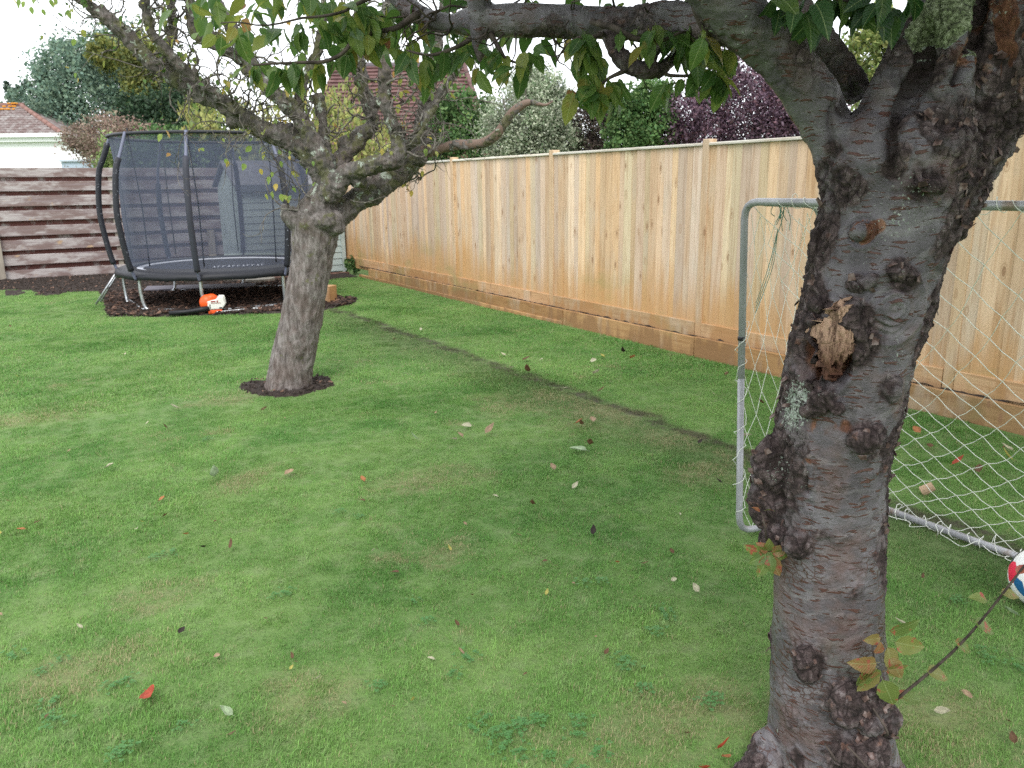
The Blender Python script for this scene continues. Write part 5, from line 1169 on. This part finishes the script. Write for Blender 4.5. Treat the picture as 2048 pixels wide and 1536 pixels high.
for me_ in YW:
    a = me_.attributes.new('rnd', 'FLOAT', 'POINT'); a.data.foreach_set('value', np.full(len(me_.vertices), g.random(), np.float32))
for i in range(280):
    cxp = [(600, 275, 60), (440, 240, 28), (700, 270, 48), (750, 300, 30), (500, 300, 28), (660, 210, 26), (400, 225, 20)][g.choice(7, p=[.28, .13, .25, .1, .08, .08, .08])]
    p = pt(cxp[0] + g.normal(0, cxp[2] * .8), cxp[1] + g.normal(0, cxp[2] * .6), 16.2 + g.uniform(0, .5)); put_leaf(p, hang(RH * g.normal(), .75, g, .6), g.uniform(.8, 1.2), -FH + g.normal(0, .5, 3), YW, yt)
shrub('green_climber', 'dense green shrub behind the pale fence left of the cream variegated bush', 'shrub', 905, 260, 12.8, .42, .55, grnm, 9000, .035, 9, .28, extra=[(860, 300, .25), (950, 220, .3), (930, 300, .35), (880, 220, .25), (960, 260, .25)])
shrub('variegated_shrub', 'rounded cream and green variegated bush above the pale fence', 'shrub', 1050, 260, 11., .55, .62, varm, 46000, .021, 10, .22, extra=[(1080, 190, .36), (1010, 280, .35), (1110, 290, .35), (1060, 160, .22), (1090, 230, .4), (1130, 280, .22)], per=60)
shrub('twiggy_shrub', 'dark brown twiggy shrub between the cream bush and the green bush', 'shrub', 1190, 260, 11, .32, .40, brnm, 11000, .022, 11, .2, extra=[(1170, 300, .25), (1210, 220, .25)], stemn=24, sr=.008)
shrub('bright_green_shrub', 'fresh green bush between the twiggy shrub and the purple tree', 'shrub', 1275, 250, 10.4, .33, .42, grnm, 16000, .026, 12, .2, extra=[(1250, 270, .25), (1300, 200, .28), (1320, 260, .28), (1240, 230, .2)])
shrub('purple_tree', 'large purple leaved tree above the pale fence beside the near trunk', 'tree', 1470, 220, 10.2, .70, .60, purm, 40000, .022, 13, .2, extra=[(1530, 230, .55), (1560, 250, .45), (1400, 260, .50), (1370, 220, .30), (1500, 150, .38), (1430, 150, .30), (1600, 260, .4), (1340, 270, .28), (1620, 200, .5), (1400, 290, .4), (1500, 290, .45)], stemn=10, sr=.02, per=60)
shrub('corner_shrub', 'pale green shrub at the far right above the pale fence', 'shrub', 2045, 205, 5.6, .22, .18, lgtm, 3000, .022, 14, .25, extra=[(2010, 235, .1)])
shrub('far_tree', 'green tree seen high in the gap between the near cherry limbs', 'tree', 1745, 120, 13, .5, .7, folmat('far_green', [(.10, .15, .04), (.20, .25, .08), (.30, .30, .10)]), 4000, .05, 15, .25, stemn=1, sr=.06)
shrub('back_shrub', 'mixed green shrub behind the pale fence hidden mostly by the near tree', 'shrub', 1850, 260, 8, .5, .3, grnm, 6000, .03, 16, .25)
ivy = thing('corner_plant', gp(712, 545), 'small dark green plant in the corner between shed and pale fence', 'plant')
obj('foliage', foliage([(gp(708, 550) + [0, .1, .16], (.10, .10, .16)), (gp(722, 548) + [0, .1, .08], (.10, .10, .08))], 500, .035, 17), grnm, ivy)

shade_crown((2.1, .9, 2.9), (2.1, 2.1, 1.1), 24000, .048, 61, grnm, cherry, 1.98)
shade_crown((1.8, 6.0, 3.9), (1.9, 1.9, .9), 3500, .035, 62, lgtm, mid_tree, 2.6)

# ------------------------------------------------------------------ bungalow and far house
ten = NT('roof_tile', .85); ten.col(ten.mix(ten.mr(ten.noise(ten.pos(), 3.5, 4, .7), .4, .65), (.17, .125, .118), (.29, .265, .255)))
lichm = NT('orange_lichen', .9).col((.60, .26, .04)); ridgem = NT('ridge_tile', .85).col((.23, .13, .11))
whr = NT('white_render', .7).col((.82, .82, .82)); whp = NT('white_plastic_trim', .4).col((.75, .76, .76))
DB = 26.
cgt = pt(-330, 273, DB); cgr = pt(130, 273, DB); zg = cgr[2]
ax = (cgr - cgt); ax[2] = 0; LW = np.linalg.norm(ax); ax /= LW; ay = np.array([-ax[1], ax[0], 0.]); ay *= np.sign(ay @ FH)
bung = thing('bungalow', (*((cgt + cgr) / 2)[:2], 0), 'white rendered bungalow with hipped tiled roof beyond the slatted fence', 'house')
O = cgr.copy(); O[2] = 0
def LP(a, b, z): return O + ax * a + ay * b + np.array([0, 0, z])
sl = pt(196, 335, DB); aR = (sl - O) @ ax; zR = sl[2]
obj('wall', MB().prism([LP(-7.5, 0, 0), LP(aR + .5, 0, 0), LP(aR + .5, 0, zR - .35), LP(0.05, 0, zg - .05), LP(-7.5, 0, zg - .05)], ay * 4), whr, bung)
v = MB().prism([LP(.0, -.12, zg - .04), LP(aR + .6, -.12, zR - .42), LP(aR + .6, -.12, zR - .33), LP(.0, -.12, zg + .06)], ay * 4); obj('lower_roof', v, NT('lower_roof_tile', .9).col((.23, .19, .16)), bung)
obj('gutter', MB().prism([LP(-7.5, -.28, zg - .02), LP(.34, -.28, zg - .02), LP(.34, -.28, zg + .10), LP(-7.5, -.28, zg + .10)], ay * .12), whp, bung)
obj('soffit', MB().prism([LP(-7.5, -.16, zg - .16), LP(.02, -.16, zg - .16), LP(.02, -.16, zg - .02), LP(-7.5, -.16, zg - .02)], ay * .15), whr, bung)
apex = pt(48, 213, DB + 1.6); hA, hB, hZ = (apex - O) @ ax, 1.75, apex[2]
obj('roof', MB().add([LP(-7.5, -.15, zg + .03), LP(0.02, -.15, zg + .03), LP(hA, hB, hZ - .04), LP(-7.5, hB, hZ - .04), LP(0.02, 4, zg + .03), LP(-7.5, 4, zg + .03)], [(0, 1, 2, 3), (1, 4, 2), (4, 5, 3, 2), (0, 3, 5), (0, 5, 4, 1)]), ten, bung)
tl = MB()
prof = [(x, .035 * (math.cos(x / .15 * 2 * math.pi) ** 3 * .5 + .5)) for x in np.linspace(-.085, .085, 7)]
tv = [(x, y, z_ + (0 if y else .03)) for y in (0, .19) for (x, z_) in prof] + [(x, 0, z_ - .0) for (x, z_) in prof]
tl.add(tv, [(i, i + 1, i + 8, i + 7) for i in range(6)] + [(14 + i, 15 + i, i + 1, i) for i in range(6)]); tme = tl.mesh('roof_tile', True); tme.materials.append(ten.m)
sv = (LP(0, hB, hZ) - LP(0, -.15, zg + .03)); SL = np.linalg.norm(sv); sv /= SL
Mt0 = Matrix(((ax[0], sv[0], 0, 0), (ax[1], sv[1], 0, 0), (ax[2], sv[2], 0, 0), (0, 0, 0, 1)))
nrm = np.cross(ax, sv); nrm *= np.sign(nrm[2]); nr = int(SL / .175)
for r_i in range(nr):
    t_ = r_i / nr; xmax = 0.02 + (hA - .02) * t_
    for k in range(18):
        x = xmax - .12 - k * .158 + (0)
        x = round(x / .158) * .158
        if x > xmax - .08: continue
        p = LP(x, -.15, zg + .04) + sv * (r_i * .175) + nrm * .0
        M = Matrix(((ax[0], sv[0], nrm[0], p[0]), (ax[1], sv[1], nrm[1], p[1]), (ax[2], sv[2], nrm[2], p[2]), (0, 0, 0, 1)))
        if x > -3.2: inst('roof_tile', tme, bung, M)
for i in range(9):
    a_, b_ = i / 9, (i + 1) / 9 + .01; p0, p1 = LP(0.05, -.2, zg + .06), LP(hA, hB, hZ + .02)
    obj('hip_tile', MB().tube([p0 + (p1 - p0) * a_, p0 + (p1 - p0) * b_], [.09, .075], 10), ridgem, bung, smooth=True)
obj('ridge', MB().tube([LP(hA + .1, hB, hZ + .02), LP(-7.5, hB, hZ + .02)], .09, 10), ridgem, bung, smooth=True)
mb = MB(); g = np.random.default_rng(9)
for i in range(26): mb.ell(LP(hA - abs(g.normal(0, .22)) - .05, hB - .12 - abs(g.normal(0, .05)) - .1 * (i % 3), hZ + .07 - .1 * (i % 3)), (.05, .03, .03), None, 7, 4)
obj('lichen', mb, lichm, bung)
fr = pt(240, 322, 21.); fl = pt(122, 322, 21.)
out = thing('flat_roof_outhouse', (*fl[:2], 0), 'pale blue grey flat roofed outbuilding just above the slatted fence', 'building')
obj('wall', MB().prism([(*fl[:2], 0), (*fr[:2], 0), (*fr[:2], fr[2]), (*fl[:2], fr[2])], (.4, 1.5, 0)), NT('blue_grey_panel', .5).col((.42, .50, .60)), out)
obj('roof', MB().prism([(*(fl[:2] - [.05, .05]), fr[2] + .002), (*(fr[:2] + [.05, -.05]), fr[2] + .002), (*(fr[:2] + [.05, -.05]), fr[2] + .05), (*(fl[:2] - [.05, .05]), fr[2] + .05)], (.4, 1.6, 0)), NT('blue_grey_edge', .5).col((.52, .58, .66)), out)
# tiled house behind
DH = 20.; rl, rr2 = pt(668, 128, DH + 2), pt(928, 134, DH + 2); el, er2 = pt(600, 300, DH - .6), pt(985, 300, DH - .6)
rtile = NT('red_brown_tile', .85); rtile.col(rtile.mix(rtile.mr(rtile.noise(rtile.scl(rtile.pos(), (5, 5, 14)), 1., 4), .4, .65), (.095, .046, .043), (.15, .085, .077)))
hs = thing('tiled_house', (*((el + er2) / 2)[:2], 0), 'house with big red brown tiled roof seen through the gnarled tree limbs', 'house')
el[2] = er2[2] = (el[2] + er2[2]) / 2; rl[2] = rr2[2] = (rl[2] + rr2[2]) / 2
dep_v = np.array([*(FH[:2] * 5), 0])
obj('roof', MB().add([el, er2, rr2 - [0, 0, .03], rl - [0, 0, .03], er2 + dep_v, el + dep_v], [(0, 1, 2, 3), (1, 4, 2), (4, 5, 3, 2), (5, 0, 3)]), rtile, hs)
obj('wall', MB().prism([(*el[:2], 0), (*er2[:2], 0), (*(er2 + dep_v)[:2], 0), (*(el + dep_v)[:2], 0)], (0, 0, el[2] - .01)), brick, hs)
nc = 22; nr_ = np.cross(er2 - el, rl - el); nr_ /= np.linalg.norm(nr_); nr_ *= np.sign(-nr_ @ FH)
for i in range(nc):
    a_, b_ = i / nc, (i + 1.08) / nc
    A0, A1 = el + (rl - el) * a_, er2 + (rr2 - er2) * a_; B0_, B1_ = el + (rl - el) * min(b_, 1), er2 + (rr2 - er2) * min(b_, 1)
    obj('tile_course', MB().add([A0 + nr_ * .05, A1 + nr_ * .05, B1_ + nr_ * .008, B0_ + nr_ * .008, A0, A1], [(0, 1, 2, 3), (4, 5, 1, 0)]), rtile, hs)
obj('hip', MB().tube([er2 + nr_ * .03, rr2 + nr_ * .03], .07, 8), rtile, hs, smooth=True)
obj('ridge', MB().tube([rl, rr2], .09, 8), NT('grey_ridge', .8).col((.12, .10, .11)), hs, smooth=True)

# ------------------------------------------------------------------ fallen leaves
fm = {}
for nm, c in dict(tan=(.36, .25, .16), brown=(.14, .075, .04), red=(.42, .07, .035), orange=(.42, .17, .07), cream=(.50, .47, .33), pale=(.36, .46, .28), dark=(.035, .025, .02), yellow=(.42, .38, .10)).items():
    t = NT('dry_leaf_' + nm, .7); o = t.obj(); cc = t.mix(t.mr(t.noise(o, 60, 4), .4, .65), c, tuple(x * .65 for x in c)); t.col(cc).transl(cc, .2); fm[nm] = t
    fm[nm + '_m'] = [leaf_mesh('fallen_leaf', .065, .036, 300 + i + len(fm), t, -.25 - .2 * i, .5, .02, 7) for i in range(3)]
FL = [(288, 1378, 'red', 1.3, 'bright red curled leaf alone on the near left grass'), (470, 1432, 'pale', .7, 'pale green heart shaped leaf on the near left grass'), (455, 1468, 'tan', .7, 'crumpled tan leaf just below the pale green leaf'),
      (628, 1361, 'cream', .45, 'tiny whitish leaf scrap right of the red leaf'), (425, 1312, 'tan', .45, 'small tan leaf above the pale green leaf'), (355, 1268, 'dark', .55, 'dark crumb like leaf above the red leaf'), (167, 1255, 'cream', .4, 'tiny cream scrap on the left grass'),
      (780, 1143, 'brown', .7, 'brown curled leaf alone in the middle of the lawn'), (742, 1102, 'cream', .5, 'thin cream stalked leaf above the brown curled leaf'), (378, 1064, 'orange', .6, 'small orange brown leaf on the left lawn beside a straw leaf'), (272, 1055, 'cream', .5, 'cream leaf sliver on the left lawn'),
      (67, 1047, 'tan', .6, 'tan leaf near the left edge of the lawn'), (55, 1058, 'orange', .6, 'orange leaf near the left edge of the lawn'), (410, 1092, 'dark', .7, 'black curled leaf on the left lawn'), (458, 1097, 'brown', .6, 'slim brown leaf right of the black curled leaf'),
      (205, 938, 'cream', .9, 'white folded leaf on the left lawn'), (427, 953, 'pale', 1.2, 'long pale yellow green leaf below the leaning tree'), (566, 950, 'tan', .9, 'tan pink leaf right of the long pale leaf'), (360, 815, 'cream', 1., 'white leaf left of the leaning tree'),
      (338, 857, 'brown', .7, 'small brown leaf below the white leaf'), (522, 820, 'tan', 1., 'tan leaf just below the soil ring of the leaning tree'), (315, 1001, 'orange', .6, 'orange scrap leaf on the left lawn'), (840, 879, 'pale', .9, 'pale green leaf in the middle of the lawn'),
      (947, 851, 'cream', 1.1, 'cream leaf standing up in mid lawn'), (928, 876, 'tan', .8, 'small tan leaf beside the long cream leaf'), (915, 880, 'cream', .7, 'thin cream leaf left of the small tan leaf'), (968, 869, 'tan', 1.2, 'long tan cream leaf in mid lawn'),
      (1180, 902, 'pale', 1.6, 'large pale green leaf lying flat in front of the worn track'), (1180, 890, 'brown', 1., 'dark brown leaf touching the large pale green leaf'), (1146, 848, 'orange', 1., 'orange brown leaf left of a tan leaf by the worn track'), (1187, 845, 'tan', 1., 'tan upright leaf by the worn track'),
      (1165, 850, 'brown', .7, 'little brown leaf between two larger leaves'), (1130, 775, 'cream', 1., 'cream leaf on the worn track'), (1192, 783, 'tan', 1., 'tan leaf beyond the worn track'), (1057, 743, 'brown', 1.3, 'brown leaf pair on the worn track'), (1043, 720, 'brown', 1.1, 'slim brown leaf on the upper worn track'),
      (1020, 735, 'cream', .9, 'cream leaf left of the brown leaf pair'), (1013, 711, 'cream', .8, 'whitish leaf high on the worn track'), (1178, 723, 'cream', 1., 'cream leaf on the grass strip near the sleepers'), (1248, 705, 'dark', 1., 'dark upright leaf near the sleepers'), (1259, 718, 'orange', 1.1, 'orange tan leaf below the dark upright leaf'),
      (1211, 716, 'yellow', .8, 'yellowish leaf left of the orange tan leaf'), (1185, 748, 'cream', 1.1, 'long cream leaf on the grass strip'), (1450, 750, 'tan', .8, 'tan leaf near the sleepers left of the goal post'), (842, 661, 'cream', .7, 'whitish leaf far up the lawn beyond the leaning tree'), (1078, 720, 'cream', .6, 'tiny cream leaf on the grass strip'),
      (1110, 942, 'tan', .8, 'flat tan leaf in the middle of the lawn'), (1143, 979, 'cream', .7, 'small cream leaf in the middle of the lawn'), (1067, 1008, 'brown', .8, 'reddish brown leaf in the middle of the lawn'), (1186, 1072, 'dark', .7, 'dark leaf with a pale stalk in mid lawn'), (1399, 1188, 'cream', .6, 'whitish leaf on the dark green grass left of the near trunk'),
      (1280, 1127, 'tan', .5, 'pale tan leaf left of the near trunk'), (1235, 1125, 'orange', .5, 'faded orange leaf left of the near trunk'), (730, 965, 'orange', .7, 'orange leaf sunk in the middle lawn'), (1395, 888, 'dark', .6, 'dark leaf beside the goal post'), (1448, 965, 'dark', .7, 'dark curled leaf close to the goal post foot'),
      (1482, 872, 'cream', 1.2, 'cream crumpled leaf just behind the goal post'), (1528, 805, 'brown', .9, 'brown leaf behind the side net'), (1843, 868, 'orange', 1., 'orange leaf behind the rear net'), (1860, 897, 'brown', .9, 'brown leaf behind the rear net'), (1900, 930, 'red', 1., 'dull red leaf behind the rear net'), (1958, 948, 'brown', 1., 'wide brown leaf behind the rear net'),
      (2030, 903, 'cream', 1., 'cream leaf behind the rear net near the right edge'), (2030, 922, 'yellow', 1., 'yellow leaf behind the rear net near the right edge'), (1820, 1252, 'cream', .7, 'cream leaf right of the near trunk'), (1950, 1395, 'tan', .6, 'straw coloured leaf right of the near trunk by the thin shoot'), (1862, 1420, 'cream', .7, 'thin cream leaf below the thin shoot'),
      (2040, 1230, 'pale', .9, 'pale green leaf below the football'), (1430, 1500, 'red', .6, 'small red leaf on the root of the near tree'), (1445, 1510, 'orange', .6, 'small orange leaf on the root of the near tree'), (1500, 1482, 'orange', .5, 'rusty leaf beside the near tree root'), (1405, 1532, 'red', .8, 'red leaf at the bottom edge by the root'),
      (2030, 1490, 'brown', .5, 'dark reddish leaf in the bottom right corner'), (1550, 975, 'cream', .01, '')]
g = np.random.default_rng(77)
for (px, py, k, s, lab) in FL:
    if s < .1: continue
    p = gp(px, py, .022); p[2] = float(lz(p[None])[0]) + .024; a = g.uniform(0, 6.28)
    o = inst('fallen_leaf', fm[k + '_m'][g.integers(3)], None, frame((math.cos(a), math.sin(a), g.uniform(-.1, .35)), (g.normal(0, .3), g.normal(0, .3), 1), p, s * (1.1 if py < 1000 else 1.05)))
    o['label'] = lab; o['category'] = 'leaf'; o['group'] = 'fallen leaves on the lawn'
n = 0
while n < 60:
    px, py = g.uniform(0, 2048), g.uniform(640, 1500); p = gp(px, py)
    if p[0] > 4.9 or in_poly(p[None], BEDW)[0] or in_poly(p[None], RINGW)[0] or (1480 < px < 1830): continue
    k = g.choice(['tan', 'brown', 'cream', 'tan', 'yellow']); a = g.uniform(0, 6.28); p[2] = .020
    o = inst('fallen_leaf', fm[k + '_m'][g.integers(3)], None, frame((math.cos(a), math.sin(a), .1), (g.normal(0, .3), g.normal(0, .3), 1), p, g.uniform(.25, .5)))
    o['label'] = 'tiny scrap of dry leaf sunk in the lawn grass'; o['category'] = 'leaf'; o['group'] = 'tiny dry leaf scraps in the lawn'; n += 1
